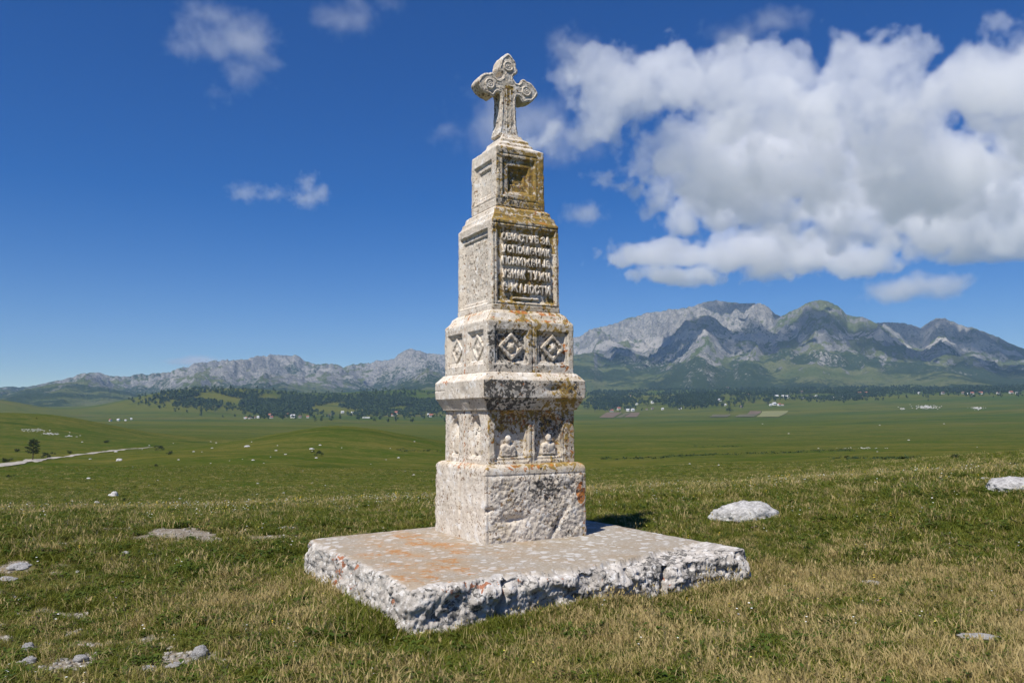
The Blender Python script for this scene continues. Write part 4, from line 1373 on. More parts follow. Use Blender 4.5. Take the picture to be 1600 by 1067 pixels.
# village trees, unit height 1
def broadleaf(seed):
    rg = np.random.default_rng(seed)
    cs = [(rg.normal() * .17, rg.normal() * .17, rg.uniform(.34, .84)) for _ in range(11)]
    rs = np.array([rg.uniform(.12, .22) for _ in cs])
    v, f = leaf_cloud(cs, rs, 260, .062, seed)
    return mesh('crown', v, f, LEAF, False)
BROAD = [broadleaf(50 + i) for i in range(5)]
BTR = mesh('trunk', *join([cone((0, 0, -.05), (.02, 0, .35), .035, .025), cone((.02, 0, .33), (-.08, .05, .6), .018, .008, 4), cone((.02, 0, .33), (.1, -.04, .62), .018, .008, 4)]), BARK)
def Z3(l): return [(880 + x * .225, 440 + y * .225) for x, y in l]
vt = Z3([(225, 812), (238, 840), (275, 842), (300, 835), (330, 850), (365, 850), (320, 875), (355, 880), (400, 885), (440, 888), (480, 886), (530, 820), (530, 865), (560, 858), (585, 866), (610, 838), (640, 860), (672, 858), (705, 858), (740, 842), (745, 882),
         (770, 884), (790, 866), (830, 858), (850, 876), (880, 866), (910, 868), (940, 878), (962, 882), (985, 858), (1020, 856), (1060, 850), (1108, 845), (1103, 880), (1150, 868), (1160, 806), (1192, 870), (1210, 806), (1250, 816), (1290, 840), (1330, 840),
         (1420, 846), (1425, 858), (1466, 836), (150, 884), (170, 886), (1155, 914), (220, 905), (1075, 866), (1240, 842)])
for i, (px, py) in enumerate(vt):
    put_tree('village_tree', px, py, rnd.uniform(8, 12.5), BROAD[i % 5], BTR, 'dark green round tree among the far village houses right of the pillar', 'tree', 'trees among the far village houses on the right', wide=1.05)
for px, py, h in ((1380, 627, 5), (1371, 626, 4), (1390, 622, 4), (1450, 627, 3), (1281, 630, 3), (348, 653, 4), (367, 652, 5), (57, 655, 2.5)):
    put_tree('plain_tree', px, py, h, BROAD[rnd.randrange(5)], BTR, 'tiny dark tree alone on the far edge of the plain', 'tree', 'single trees on the far plain')
# forests: one mass each
_fg = {}
def far_ground(px, py):
    """distance of the far ground seen in a direction, from a coarse table"""
    k = int(round(px / 4))
    if k not in _fg:
        a = az_of(k * 4)
        rs = np.exp(np.linspace(math.log(2000), math.log(6500), 260))
        z = H(CAM[0] + np.sin(a + YAW) * rs, CAM[1] + np.cos(a + YAW) * rs)
        _fg[k] = (rs, np.maximum.accumulate((z - CAM[2]) / rs))
    rs, e = _fg[k]
    i = int(np.searchsorted(e, tanel(px, py)))
    r = rs[i] if i < len(rs) else 6500.
    d = ray(px, py)
    l = math.hypot(d[0], d[1])
    return np.array([CAM[0] + d[0] / l * r, CAM[1] + d[1] / l * r, 0.]), r
def forest(label, quads, n, seed, hm=(9, 15)):
    rg = random.Random(seed)
    P, S_ = [], []
    tries = 0
    while len(P) < n and tries < n * 6:
        tries += 1
        x0, x1, y0, y1 = quads[rg.randrange(len(quads))]
        px = rg.gauss((x0 + x1) / 2, (x1 - x0) * .30)
        py = rg.gauss((y0 + y1) / 2, (y1 - y0) * .30)
        p, r = far_ground(px, py)
        if r > 5600: continue
        rj = r * rg.uniform(.985, 1.015)
        d = (p[:2] - CAM[:2]) / r
        x, y = CAM[0] + d[0] * rj, CAM[1] + d[1] * rj
        if perlin(np.array(x / 190.), np.array(y / 190.), np.array(seed * 1.)) < -.28: continue
        P.append((x, y, float(H(x, y))))
        S_.append(rg.uniform(*hm))
    if not P: return
    P, S_ = np.array(P), np.array(S_)
    rg2 = np.random.default_rng(seed)
    q = []
    k = 15
    n = len(P)
    d = rg2.normal(size=(n, k, 3))
    d /= np.linalg.norm(d, axis=2)[..., None]
    c = P[:, None, :] + np.array([0, 0, .55]) * S_[:, None, None] + d * np.array([.30, .30, .42]) * S_[:, None, None] * rg2.random((n, k, 1)) ** .4
    a = rg2.normal(size=(n, k, 3))
    b = rg2.normal(size=(n, k, 3))
    a = a / np.linalg.norm(a, axis=2)[..., None] * S_[:, None, None] * .22
    b = b / np.linalg.norm(b, axis=2)[..., None] * S_[:, None, None] * .2
    V = np.stack([c - a, c - b, c + a, c + b], 2).reshape(-1, 3)
    me = mesh('forest', V, np.arange(n * k * 4).reshape(-1, 4), LEAF, False)
    tag(obj('forest', me), label, 'forest', kind='stuff')
forest('dark wooded slope of the far hills left of the pillar', [(255, 395, 612, 636), (385, 480, 620, 636), (400, 470, 632, 650), (480, 720, 617, 648), (480, 720, 617, 648), (560, 720, 625, 647)], 6500, 5, (10, 16))
forest('dark belt of woods along the foot of the right mountains', [(880, 1060, 606, 620), (880, 1130, 600, 616), (930, 985, 622, 638), (1050, 1140, 618, 634), (1130, 1250, 600, 622), (1240, 1400, 604, 620), (1260, 1370, 614, 625), (1400, 1640, 600, 615), (1400, 1640, 604, 615)], 7000, 8, (9, 16))

# low scrub in strips on the right plain
def scrub():
    rg = random.Random(4)
    P = []
    for x0, y0, x1, y1, n in ((1040, 713, 1180, 708, 60), (1170, 709, 1335, 703, 80), (1300, 716, 1430, 716, 50), (975, 717, 1045, 715, 30), (1085, 697, 1160, 697, 25), (940, 717, 965, 718, 12), (620, 703, 690, 706, 30)):
        for i in range(n):
            u = rg.random()
            P.append(ground_at(x0 + (x1 - x0) * u, y0 + (y1 - y0) * u + rg.gauss(0, .8))[0])
    P = np.array(P)
    rg2 = np.random.default_rng(9)
    n, k = len(P), 12
    sz = rg2.uniform(.2, .65, (n, 1, 1))
    c = P[:, None, :] + rg2.normal(size=(n, k, 3)) * np.array([1.6, 1.6, .22]) * sz + np.array([0, 0, .25]) * sz
    a = rg2.normal(size=(n, k, 3)) * .32 * sz
    b = rg2.normal(size=(n, k, 3)) * .32 * sz
    V = np.stack([c - a, c - b, c + a, c + b], 2).reshape(-1, 3)
    tag(obj('scrub', mesh('scrub', V, np.arange(n * k * 4).reshape(-1, 4), LEAF, False)), 'low dark scrub growing in strips across the right plain', 'scrub', kind='stuff')
scrub()

# ------------------------------------------------------------------ houses of the far villages
WHITE = plain('white_render', (.78, .76, .72), .9, .08, .3)
GREYW = plain('grey_wall', (.45, .42, .38), .9, .15, .3)
PINKW = plain('pink_wall', (.62, .36, .38), .9, .1, .3)
RED = plain('red_tiles', (.33, .13, .085), .9, .2, .5)
GREYR = plain('grey_sheet_roof', (.52, .52, .53), .6, .15, .5)
BROWNR = plain('brown_shingles', (.16, .11, .085), .9, .3, .5)
DARKG = plain('window_glass', (.05, .06, .07), .3, .1, 1)
def house_meshes(wm, rm):
    bm = bmesh.new()
    b = [bm.verts.new(v) for v in ((-.5, -.38, -.15), (.5, -.38, -.15), (.5, .38, -.15), (-.5, .38, -.15), (-.5, -.38, .5), (.5, -.38, .5), (.5, .38, .5), (-.5, .38, .5), (-.5, 0, .80), (.5, 0, .80))]
    for f in ((3, 2, 1, 0), (0, 1, 5, 4), (2, 3, 7, 6), (1, 2, 6, 9, 5), (3, 0, 4, 8, 7)): bm.faces.new([b[i] for i in f])
    wl = bm_mesh(bm, 'wall')
    wl.materials.append(wm)
    bm = bmesh.new()
    top = [(-.56, -.46, .44), (.56, -.46, .44), (.56, 0, .83), (-.56, 0, .83), (-.56, .46, .44), (.56, .46, .44)]
    t = [bm.verts.new(v) for v in top]
    u = [bm.verts.new((x, y, z - .04)) for x, y, z in top]
    for s in (t, u[:]):
        bm.faces.new((s[0], s[1], s[2], s[3]))
        bm.faces.new((s[3], s[2], s[5], s[4]))
    for i, j in ((0, 1), (1, 2), (2, 5), (5, 4), (4, 3), (3, 0)): bm.faces.new((t[j], t[i], u[i], u[j]))
    bmesh.ops.recalc_face_normals(bm, faces=bm.faces)
    rf = bm_mesh(bm, 'roof')
    rf.materials.append(rm)
    wn = []
    for x in (-.28, .22):
        bm = bmesh.new()
        bmesh.ops.create_cube(bm, size=1)
        for v in bm.verts: v.co = Vector((x + v.co.x * .16, -.383 + v.co.y * .02, .24 + v.co.z * .2))
        m = bm_mesh(bm, 'window')
        m.materials.append(DARKG)
        wn.append(m)
    return wl, rf, wn
HM = {k: house_meshes(*v) for k, v in {'red': (WHITE, RED), 'white': (WHITE, GREYR), 'brown': (GREYW, BROWNR), 'pink': (PINKW, RED)}.items()}
GRP = {'L': ('far hamlet houses left of the pillar', 'under the wooded hill left of the pillar'), 'F': ('farm buildings on the far left plain', 'on the open plain at the far left'), 'R': ('far village houses right of the pillar', 'among the trees right of the pillar'), 'E': ('houses along the foot of the right mountains', 'along the woods under the right mountains')}
KIND = {'red': 'tiny white house with a red roof', 'white': 'tiny white house with a pale roof', 'brown': 'tiny grey house with a brown roof', 'pink': 'pink house with a red roof'}
def house(px, py, wpx, k, g, label=None):
    p, r = ground_at(px, py, 700)
    s = wpx * r / F
    t = tag(empty('house', p), label or KIND[k] + ' ' + GRP[g][1], 'house', GRP[g][0])
    t.scale = (s, s, s)
    t.rotation_euler = (0, 0, -YAW + rnd.uniform(-.6, .6))
    wl, rf, wn = HM[k]
    obj('wall', wl, t)
    obj('roof', rf, t)
    if wpx > 3.4:
        for m in wn: obj('window', m, t)
for x, y in ((150, 577), (185, 577), (232, 576), (275, 568), (370, 553), (428, 556), (425, 484), (445, 484), (800, 543), (868, 545), (1115, 551), (1380, 556)):
    house(350 + x * .23125, 520 + y * .23125, rnd.uniform(2.6, 4.2), rnd.choice(('white', 'white', 'red')), 'L')
for x, y in ((312, 566), (320, 577), (420, 573), (466, 574), (513, 574), (565, 573), (715, 566), (1140, 562), (1165, 549), (1400, 568)):
    house(350 + x * .23125, 520 + y * .23125, rnd.uniform(3.4, 6.5), rnd.choice(('white', 'red', 'brown')), 'L')
for x in (940, 955, 968, 980):
    house(350 + x * .23125, 520 + 577 * .23125, 2.4, 'white', 'L', 'one of four tiny white huts in a row on the plain left of the pillar')
for x, y in ((690, 551), (740, 549), (785, 550), (820, 541), (1530, 538), (1560, 536), (1590, 534)):
    house(x * .25, 520 + y * .25, rnd.uniform(2.2, 3.6), rnd.choice(('white', 'red')), 'F')
for i, (x, y) in enumerate([(335, 905), (385, 890), (450, 900), (482, 900), (510, 857), (465, 799), (580, 891), (620, 888), (690, 890), (812, 888), (620, 846), (1065, 830), (1085, 832), (1125, 862), (1240, 876), (1265, 786), (1292, 792), (1440, 863), (1465, 858), (1500, 862), (1525, 861), (925, 780), (1140, 746), (1480, 806), (1530, 806), (1558, 808)]):
    house(880 + x * .225, 440 + y * .225, rnd.uniform(2.8, 5.2), rnd.choice(('white', 'white', 'red', 'brown')), 'R')
for x, y in ((55, 774), (270, 816), (300, 815), (320, 809), (340, 812), (375, 806), (405, 812), (430, 811), (470, 810), (460, 784), (1180, 781), (1215, 783), (1240, 782), (1300, 781), (1420, 779), (1510, 777), (1550, 779), (870, 779), (1035, 781), (60, 815), (130, 806), (160, 806)):
    house(1240 + x * .225, 440 + y * .225, rnd.uniform(2.4, 4.4), rnd.choice(('white', 'white', 'red', 'brown')), 'E')
house(1240 + 507 * .225, 440 + 784 * .225, 5, 'pink', 'E', 'tall pink house with a red roof at the right end of the far village')

# ------------------------------------------------------------------ grass and flowers
def blade_mat(name, cols, dry):
    k = NT(name)
    oi = k.n.new('ShaderNodeObjectInfo')
    loc = oi.outputs['Location']
    f = k.math('ADD', k.math('MULTIPLY', k.noise(loc, .55, 4, .6), .75), k.math('MULTIPLY', oi.outputs['Random'], .5))
    c = k.mix(k.rng(f, .3, .9), cols[0], cols[1])
    c = k.mix(k.math('MULTIPLY', k.rng(k.noise(loc, 1.7, 3, .6, 7), .52, .7), .7), c, cols[2])
    k.col(c)
    k.bsdf.inputs['Roughness'].default_value = .6
    k.bsdf.inputs['Specular IOR Level'].default_value = .2
    out = k.n['Material Output']
    tr = k.n.new('ShaderNodeBsdfTranslucent')
    k.l.new(c, tr.inputs[0])
    mx = k.n.new('ShaderNodeMixShader')
    mx.inputs[0].default_value = .3
    k.l.new(k.bsdf.outputs[0], mx.inputs[1])
    k.l.new(tr.outputs[0], mx.inputs[2])
    k.l.new(mx.outputs[0], out.inputs[0])
    return k.m
GREEN = blade_mat('green_grass', ((.092, .122, .013), (.170, .180, .022), (.27, .23, .06)), 0)
STRAW = blade_mat('dry_grass', ((.52, .41, .19), (.42, .32, .13), (.30, .245, .09)), 1)
HERB = blade_mat('leafy_herb', ((.060, .105, .014), (.10, .135, .020), (.13, .145, .03)), 0)
def tuft(name, n, h, wd, spread, lean, mat, seed, seeds=False):
    rg = np.random.default_rng(seed)
    V, Fs = [], []
    o = 0
    for i in range(n):
        b = rg.normal(size=2) * spread
        an = rg.uniform(0, 2 * np.pi)
        hh = h * rg.uniform(.5, 1.15)
        ln = lean * hh * rg.uniform(.2, 1.3)
        d = np.array([math.cos(an), math.sin(an)])
        fa = rg.uniform(0, np.pi)
        s = np.array([math.cos(fa), math.sin(fa)]) * wd * rg.uniform(.7, 1.3)
        p0, p1, p2 = b, b + d * ln * .35, b + d * ln
        z1, z2 = hh * .6, hh * (1 - .18 * lean)
        V += [(*(p0 - s * .5), -.01), (*(p0 + s * .5), -.01), (*(p1 + s * .42), z1), (*(p1 - s * .42), z1), (*p2, z2)]
        Fs += [(o, o + 1, o + 2), (o, o + 2, o + 3), (o + 3, o + 2, o + 4)]
        o += 5
        if seeds and i % 3 == 0:
            q = p2
            V += [(*(q - s * 1.6), z2 - .012), (*(q + d * .012), z2 + .035), (*(q + s * 1.6), z2 - .004)]
            Fs += [(o, o + 1, o + 2)]
            o += 3
    return bpy.data.objects.new(name, mesh(name, np.array(V), np.array(Fs), mat, False))
def herb(name, n, seed):
    rg = np.random.default_rng(seed)
    V, Fs, o = [], [], 0
    for i in range(n):
        an = rg.uniform(0, 2 * np.pi)
        d = np.array([math.cos(an), math.sin(an)])
        s = np.array([-d[1], d[0]])
        L = rg.uniform(.025, .06)
        b = rg.normal(size=2) * .03
        z = rg.uniform(.01, .07)
        V += [(*b, z), (*(b + d * L * .5 + s * L * .3), z + .015), (*(b + d * L), z + .005), (*(b + d * L * .5 - s * L * .3), z + .015)]
        Fs.append((o, o + 1, o + 2, o + 3))
        o += 4
    return bpy.data.objects.new(name, mesh(name, np.array(V), np.array(Fs), HERB, False))
TUFTS = [tuft('tuft', 20, .085, .0055, .035, .9, GREEN, 1), tuft('tuft', 20, .115, .005, .04, .7, GREEN, 2), tuft('tuft', 22, .06, .006, .045, 1.0, GREEN, 3),
         tuft('straw_tuft', 15, .15, .0038, .04, .8, STRAW, 4, True), tuft('straw_tuft', 16, .09, .0042, .05, 1.3, STRAW, 5), tuft('straw_tuft', 7, .24, .0034, .03, .45, STRAW, 6, True),
         herb('herb_tuft', 18, 7), tuft('tall_tuft', 18, .15, .006, .05, .6, GREEN, 8)]
def flower(col, seed, r=.012, n=2):
    rg = np.random.default_rng(seed)
    m = plain('petals', col, .8, .1, 5)
    V, Fs, o = [], [], 0
    for i in range(n):
        b = rg.normal(size=2) * .05
        z = rg.uniform(.08, .17)
        for k in range(5):
            an = k * 1.2566 + rg.uniform(-.2, .2)
            d = np.array([math.cos(an), math.sin(an)]) * r
            s = np.array([-d[1], d[0]]) * .55
            V += [(*b, z), (*(b + d * .7 + s), z + .003), (*(b + d), z + .002), (*(b + d * .7 - s), z + .003)]
            Fs.append((o, o + 1, o + 2, o + 3))
            o += 4
    return bpy.data.objects.new('flower', mesh('flower', np.array(V), np.array(Fs), m, False))
FLOW = [flower((.80, .80, .76), 1, .011), flower((.75, .52, .05), 2, .011), flower((.70, .64, .12), 3, .010), flower((.32, .18, .28), 4, .009)]

def scatter_gn(name, label, cat, pts, kind, scl, srcs):
    me = bpy.data.meshes.new(name)
    me.vertices.add(len(pts))
    me.vertices.foreach_set('co', np.asarray(pts, np.float32).ravel())
    a = me.attributes.new('pick', 'INT', 'POINT')
    a.data.foreach_set('value', np.asarray(kind, np.int32))
    a = me.attributes.new('size', 'FLOAT_VECTOR', 'POINT')
    a.data.foreach_set('vector', np.asarray(scl, np.float32).ravel())
    rot = np.stack([rng.normal(0, .12, len(pts)), rng.normal(0, .12, len(pts)), rng.uniform(0, 6.283, len(pts))], -1)
    a = me.attributes.new('turn', 'FLOAT_VECTOR', 'POINT')
    a.data.foreach_set('vector', rot.astype(np.float32).ravel())
    o = obj(name, me)
    tag(o, label, cat, kind='stuff')
    g = bpy.data.node_groups.new(name, 'GeometryNodeTree')
    g.interface.new_socket('Geometry', in_out='INPUT', socket_type='NodeSocketGeometry')
    g.interface.new_socket('Geometry', in_out='OUTPUT', socket_type='NodeSocketGeometry')
    N, L = g.nodes, g.links
    gi, go = N.new('NodeGroupInput'), N.new('NodeGroupOutput')
    jn = N.new('GeometryNodeJoinGeometry')
    def at_(nm, t):
        x = N.new('GeometryNodeInputNamedAttribute')
        x.data_type = t
        x.inputs['Name'].default_value = nm
        return x.outputs['Attribute']
    pk, sz, tn = at_('pick', 'INT'), at_('size', 'FLOAT_VECTOR'), at_('turn', 'FLOAT_VECTOR')
    e2r = N.new('FunctionNodeEulerToRotation')
    L.new(tn, e2r.inputs[0])
    for i, s in enumerate(srcs):
        oi = N.new('GeometryNodeObjectInfo')
        oi.inputs['Object'].default_value = s
        oi.inputs['As Instance'].default_value = True
        cmp_ = N.new('FunctionNodeCompare')
        cmp_.data_type = 'INT'
        cmp_.operation = 'EQUAL'
        L.new(pk, cmp_.inputs[2])
        cmp_.inputs[3].default_value = i
        ip = N.new('GeometryNodeInstanceOnPoints')
        L.new(gi.outputs[0], ip.inputs['Points'])
        L.new(cmp_.outputs[0], ip.inputs['Selection'])
        L.new(oi.outputs['Geometry'], ip.inputs['Instance'])
        L.new(e2r.outputs[0], ip.inputs['Rotation'])
        L.new(sz, ip.inputs['Scale'])
        L.new(ip.outputs[0], jn.inputs[0])
    L.new(jn.outputs[0], go.inputs[0])
    o.modifiers.new('scatter', 'NODES').node_group = g
    return o
def scatter_pts(r0, r1, dens):
    hw = math.radians(42)
    area = hw * (r1 * r1 - r0 * r0)
    n = int(area * dens)
    r = np.sqrt(rng.uniform(r0 * r0, r1 * r1, n))
    a = rng.uniform(-hw, hw, n)
    return CAM[0] + np.sin(a + YAW) * r, CAM[1] + np.cos(a + YAW) * r, r
xs, ys, rs_ = [], [], []
for r0, r1, dn in ((3.2, 7, 620), (7, 11, 520), (11, 16, 330), (16, 24, 200), (24, 34, 110), (34, 60, 26), (60, 125, 7), (125, 230, 1.6)):
    x, y, r = scatter_pts(r0, r1, dn)
    xs.append(x); ys.append(y); rs_.append(r)
# denser fringe along the slab
fx, fy = [], []
for k, n in ((0, 1700), (1, 2600), (2, 1500), (3, 900)):
    t = rng.random(n)
    p = slab_side(k, t)
    d = SP[(k + 1) % 4] - SP[k]
    d = d / np.linalg.norm(d)
    nx = np.array([d[1], -d[0]])
    if ((SP[k] - np.array([-.4, -.75])) @ nx) < 0: nx = -nx
    p = p + nx[None] * (.06 + np.abs(rng.normal(0, .13, n)))[:, None]
    fx.append(p[:, 0]); fy.append(p[:, 1])
nfr = sum(map(len, fx))
x = np.concatenate(xs + fx)
y = np.concatenate(ys + fy)
fringe = np.zeros(len(x), bool)
fringe[-nfr:] = True
_, r = polar(x, y)
keep = ~in_slab(x, y, .05)
bm_ = bare(x, y)
keep &= rng.random(len(x)) > bm_ * .97
for cx_, cy_, s in ROCKS[:2]: keep &= ((x - cx_) ** 2 + (y - cy_) ** 2) > (s * .72) ** 2
for cx_, cy_, s in ROCKS[2:22]:
    ux, uy = (cx_ - CAM[0]), (cy_ - CAM[1])
    ul = math.hypot(ux, uy)
    # trodden turf just around each small stone
    keep &= ((x - cx_ + ux / ul * s * .5) ** 2 + (y - cy_ + uy / ul * s * .5) ** 2) > (s * 1.25 + .03) ** 2
x, y, r, fringe = x[keep], y[keep], r[keep], fringe[keep]
az_, _ = polar(x, y)
dry = fbm(x * .45, y * .45, 3.1, 3) * .55 + fbm(x * 1.9, y * 1.9, 8.1, 3) * .45 + .28 * sst(-.2, .3, az_) * sst(15, 8, r) - .50 * sst(9, 15, r) - .05
dry = dry - .5 * np.exp(-((x + 2.6) / .5) ** 2 - ((y + 2.4) / .6) ** 2) - .25 * sst(.1, -.45, az_) * sst(7, 5, r) + .22 * gz(x, y, -.5, -3.6, 1.4, .6) + .3 * gz(x, y, 2.4, -3.0, 1.2, .9)
pdry = .08 + sst(-.30, .85, dry) * .68
u = rng.random(len(x))
kind = np.where(u < pdry, rng.choice([3, 4, 4, 5], len(x), p=[.42, .25, .25, .08]), rng.choice([0, 1, 2, 6], len(x), p=[.34, .30, .24, .12]))
kind = np.where(fringe & (u > .6), 7, kind)
tallf = 1 + .35 * fbm(x * .6, y * .6, 5.5, 3)
sc = rng.uniform(.75, 1.3, len(x)) * tallf * np.interp(r, [3, 8, 16, 30, 60, 125], [.8, .95, 1.15, 1.5, 2.2, 3.6])
sc = sc * (1 - .45 * bare(x, y))
hz = sc * rng.uniform(.85, 1.2, len(x)) * np.where(fringe, rng.uniform(.6, 1.1, len(x)), 1)
hz = hz * np.interp(r, [3, 7, 20, 40, 125], [.66, .74, .8, .6, .42])
scatter_gn('grass', 'short meadow grass, green mixed with dry straw, over the near ground', 'grass', np.column_stack([x, y, H(x, y) - .004]), kind, np.stack([sc * 1.1, sc * 1.1, hz], -1), TUFTS)
xs, ys = [], []
for r0, r1, dn in ((4, 9, 7), (9, 16, 12), (16, 32, 14)):
    x, y, r = scatter_pts(r0, r1, dn)
    xs.append(x); ys.append(y)
x, y = np.concatenate(xs), np.concatenate(ys)
az_, r = polar(x, y)
cl = fbm(x * .35, y * .35, 12.1, 3)
keep = ~in_slab(x, y, .1) & (rng.random(len(x)) < np.clip(.30 + .9 * cl, .03, 1)) & (bare(x, y) < .3)
x, y, r = x[keep], y[keep], r[keep]
kd = rng.choice([0, 1, 2, 3], len(x), p=[.50, .20, .24, .06])
sc = rng.uniform(.6, 1.2, len(x)) * np.interp(r, [4, 15, 30], [.75, 1.1, 1.6])
scatter_gn('wildflowers', 'tiny white and yellow wildflowers dotted through the meadow', 'wildflowers', np.column_stack([x, y, H(x, y)]), kd, np.stack([sc, sc, sc], -1), FLOW)

# ------------------------------------------------------------------ clouds: real volumes beyond and above the haze
CM = bpy.data.materials.new('cloud_vapour')
CM.use_nodes = True
CM.node_tree.nodes.clear()
_o = CM.node_tree.nodes.new('ShaderNodeOutputMaterial')
_p = CM.node_tree.nodes.new('ShaderNodeVolumePrincipled')
_p.inputs['Color'].default_value = (1, 1, 1, 1)
_p.inputs['Density'].default_value = .0055
_p.inputs['Anisotropy'].default_value = .3
CM.node_tree.links.new(_p.outputs[0], _o.inputs['Volume'])
def blob(x0, x1, y0, y1, dist, deep=1.0, wt=1.0):
    c = at((x0 + x1) / 2, (y0 + y1) / 2, dist)
    k = np.linalg.norm(c - CAM) / F
    return (c, ((x1 - x0) / 2 * k, (x1 - x0) / 2 * k * deep, (y1 - y0) / 2 * k), wt)
def cloud(label, blobs, vox=30, nscale=1 / 450., namp=1.0, seed=0, rough=.6, gain=1.6, group=None, bill=0., bscale=1 / 150.):
    lo, hi = [1e9] * 3, [-1e9] * 3
    for c, r, wt in blobs:
        m = max(r[0], r[1]) * 1.25
        for i, e in enumerate((m, m, r[2] * 1.35)):
            lo[i] = min(lo[i], c[i] - e)
            hi[i] = max(hi[i], c[i] + e)
    lo[2] = max(lo[2], HAZE_TOP + 8)
    ob = bpy.data.objects.new('cloud', bpy.data.volumes.new('cloud'))
    C.objects.link(ob)
    tag(ob, label, 'cloud', group)
    g = bpy.data.node_groups.new('cloud', 'GeometryNodeTree')
    g.interface.new_socket('Geometry', in_out='OUTPUT', socket_type='NodeSocketGeometry')
    N, L = g.nodes, g.links
    def mth(op, a, b=None, c=None):
        x = N.new('ShaderNodeMath')
        x.operation = op
        for i, v in enumerate((a, b, c)):
            if v is None: continue
            if isinstance(v, (int, float)): x.inputs[i].default_value = v
            else: L.new(v, x.inputs[i])
        return x.outputs[0]
    def vm(op, a, b):
        x = N.new('ShaderNodeVectorMath')
        x.operation = op
        for i, v in enumerate((a, b)):
            if hasattr(v, 'is_output'): L.new(v, x.inputs[i])
            else: x.inputs[i].default_value = v
        return x
    pos = N.new('GeometryNodeInputPosition').outputs[0]
    rot = N.new('ShaderNodeVectorRotate')
    rot.rotation_type = 'Z_AXIS'
    rot.inputs['Angle'].default_value = YAW
    L.new(pos, rot.inputs[0])
    q = rot.outputs[0]
    cs, sn = math.cos(YAW), math.sin(YAW)
    tot = None
    for c, r, wt in blobs:
        d = vm('SUBTRACT', q, (c[0] * cs - c[1] * sn, c[0] * sn + c[1] * cs, c[2])).outputs[0]
        e = vm('DIVIDE', d, r).outputs[0]
        s = mth('MULTIPLY', mth('SUBTRACT', 1.0, vm('LENGTH', e, (0, 0, 0)).outputs['Value']), wt)
        tot = s if tot is None else mth('SMOOTH_MAX', tot, s, .2)
    off = vm('ADD', pos, (seed * 3111., seed * 1777., seed * 977.)).outputs[0]
    nz = N.new('ShaderNodeTexNoise')
    nz.noise_dimensions, nz.noise_type, nz.normalize = '3D', 'FBM', True
    nz.inputs['Scale'].default_value = nscale
    nz.inputs['Detail'].default_value = 9
    nz.inputs['Roughness'].default_value = rough
    nz.inputs['Distortion'].default_value = .25
    L.new(off, nz.inputs['Vector'])
    d = mth('ADD', tot, mth('MULTIPLY', mth('SUBTRACT', nz.outputs[0], .5), namp * 2))
    if bill:
        # cauliflower bulges
        for kk, am in ((1., bill), (2.3, bill * .5)):
            vo = N.new('ShaderNodeTexVoronoi')
            vo.inputs['Scale'].default_value = bscale * kk
            wv = vm('ADD', off, vm('MULTIPLY', nz.outputs['Color'], (160., 160., 160.)).outputs[0]).outputs[0]
            L.new(wv, vo.inputs['Vector'])
            d = mth('ADD', d, mth('MULTIPLY', mth('SUBTRACT', .45, vo.outputs['Distance']), am))
    x = N.new('ShaderNodeClamp')
    L.new(mth('MULTIPLY', d, gain), x.inputs[0])
    vc = N.new('GeometryNodeVolumeCube')
    L.new(x.outputs[0], vc.inputs['Density'])
    vc.inputs['Background'].default_value = 0
    vc.inputs['Min'].default_value = lo
    vc.inputs['Max'].default_value = hi
    for i, k in enumerate('XYZ'): vc.inputs['Resolution ' + k].default_value = max(8, int((hi[i] - lo[i]) / vox))
    sm = N.new('GeometryNodeSetMaterial')
    sm.inputs['Material'].default_value = CM
    L.new(vc.outputs[0], sm.inputs[0])
    o = N.new('NodeGroupOutput')
    L.new(sm.outputs[0], o.inputs[0])
    ob.modifiers.new('volume', 'NODES').node_group = g
    return ob
cloud('great bank of white cumulus puffs highest above the right mountains',
      [blob(880, 1090, 75, 200, 5000, .4, .9), blob(850, 1010, 165, 235, 5000, .4, .75), blob(1090, 1290, 80, 230, 5000, .4, 1.0), blob(1260, 1460, 78, 240, 5000, .4, 1.), blob(1440, 1680, 75, 200, 5000, .4, .8), 
       blob(1010, 1330, 175, 330, 5600, .4, 1.), blob(1250, 1580, 190, 345, 5600, .4, 1.), blob(1550, 1760, 60, 230, 5000, .4, .8)], seed=1, vox=13, nscale=1 / 330., namp=1.6, rough=.58, gain=8., bill=.42, bscale=1 / 190.)
cloud('long grey-based cloud bank under the great cumulus bank', [blob(1040, 1260, 262, 362, 7000, .4), blob(1210, 1450, 270, 390, 7200, .4), blob(1400, 1700, 245, 425, 7200, .4)], seed=2, vox=17, nscale=1 / 360., namp=1.5, rough=.58, gain=8., bill=.42, bscale=1 / 210.)
cloud('separate flat cloud streak over the summit right of the text block', [blob(940, 1150, 382, 412, 8800, .7, .8), blob(980, 1130, 418, 444, 8800, .7, .7), blob(1080, 1320, 358, 432, 8800, .6), blob(1270, 1420, 388, 430, 8800, .7, .85)], seed=3, vox=17, nscale=1 / 330., namp=1.15, rough=.58, gain=7., bill=.34, bscale=1 / 190.)
cloud('small pale cloud low over the far right summits', [blob(1365, 1465, 432, 470, 10500, .8), blob(1440, 1508, 428, 465, 10500, .8)], seed=4, nscale=1 / 300., vox=20, gain=1.8, namp=1.3)
cloud('tiny lone cloud just right of the text block top', [blob(878, 946, 318, 350, 5600, 1)], seed=5, nscale=1 / 110., vox=10, gain=1.2, namp=1.6, rough=.64)
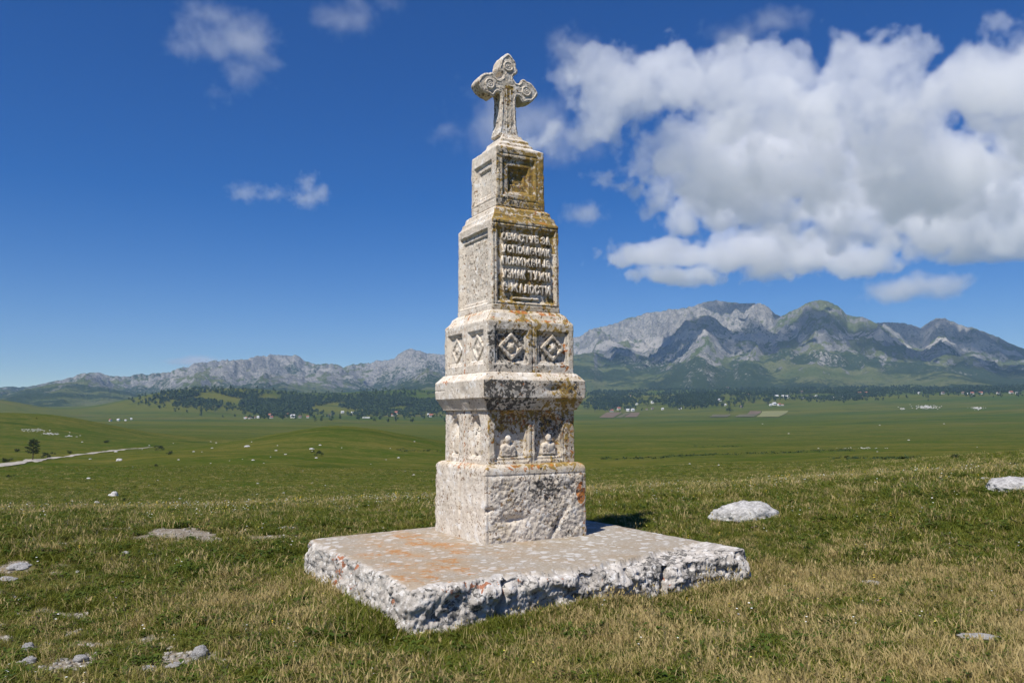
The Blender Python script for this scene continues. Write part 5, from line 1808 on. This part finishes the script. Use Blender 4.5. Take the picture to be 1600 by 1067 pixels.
cloud('thin ragged wisp high in the left sky', [blob(265, 370, 35, 95, 4000, .8, .8), blob(340, 430, 30, 100, 4000, .8, .8), blob(290, 360, 5, 40, 4000, .8, .6), blob(350, 420, 95, 135, 4000, .8, .55), blob(325, 360, 130, 165, 4000, .8, .5), blob(410, 445, 90, 110, 4000, .8, .5)],
      seed=6, nscale=1 / 150., vox=11, namp=1.5, gain=.9, rough=.66)
cloud('small bright tilted puff alone in the left sky', [blob(452, 505, 298, 324, 6000, .9), blob(464, 498, 272, 306, 6000, .9), blob(478, 518, 286, 318, 6000, .9)], seed=7, nscale=1 / 75., vox=6, gain=1.1, namp=1.9, rough=.66)
cloud('pair of flat little puffs left of the tilted puff', [blob(358, 412, 287, 315, 6000, .9, .9), blob(410, 448, 291, 314, 6000, .9, .85)], seed=8, nscale=1 / 75., vox=6, gain=.8, namp=1.9, rough=.66)
cloud('faint veil of cloud at the top edge of the sky above the left peaks', [blob(490, 590, 0, 50, 3600, .8, .7), blob(590, 630, -10, 25, 3600, .8, .6)], seed=9, nscale=1 / 140., vox=11, gain=.6, namp=1.5, rough=.66)
cloud('thin cloud tuft right of the cross near its top', [blob(850, 930, 55, 118, 3800, .8, .7)], seed=10, nscale=1 / 130., vox=11, gain=.9, namp=1.5, rough=.66)
cloud('thin feathery cloud above the great cumulus bank', [blob(1110, 1190, 30, 75, 3600, .8, .7), blob(1170, 1250, 15, 55, 3600, .8, .7)], seed=11, nscale=1 / 130., vox=11, gain=.9, namp=1.5, rough=.66)
cloud('soft pale cloud passing behind the cross', [blob(710, 900, 150, 240, 5200, .8, .75), blob(670, 730, 180, 222, 5200, .8, .55), blob(820, 960, 190, 250, 5200, .8, .75)], seed=12, nscale=1 / 220., vox=15, gain=.5, namp=1.5, rough=.64)
cloud('low distant cloud resting over the left ridge', [blob(258, 350, 556, 573, 21000, .6, 1), blob(300, 365, 562, 574, 21000, .6, .8)], seed=13, nscale=1 / 500., vox=50, gain=.8, namp=.7)
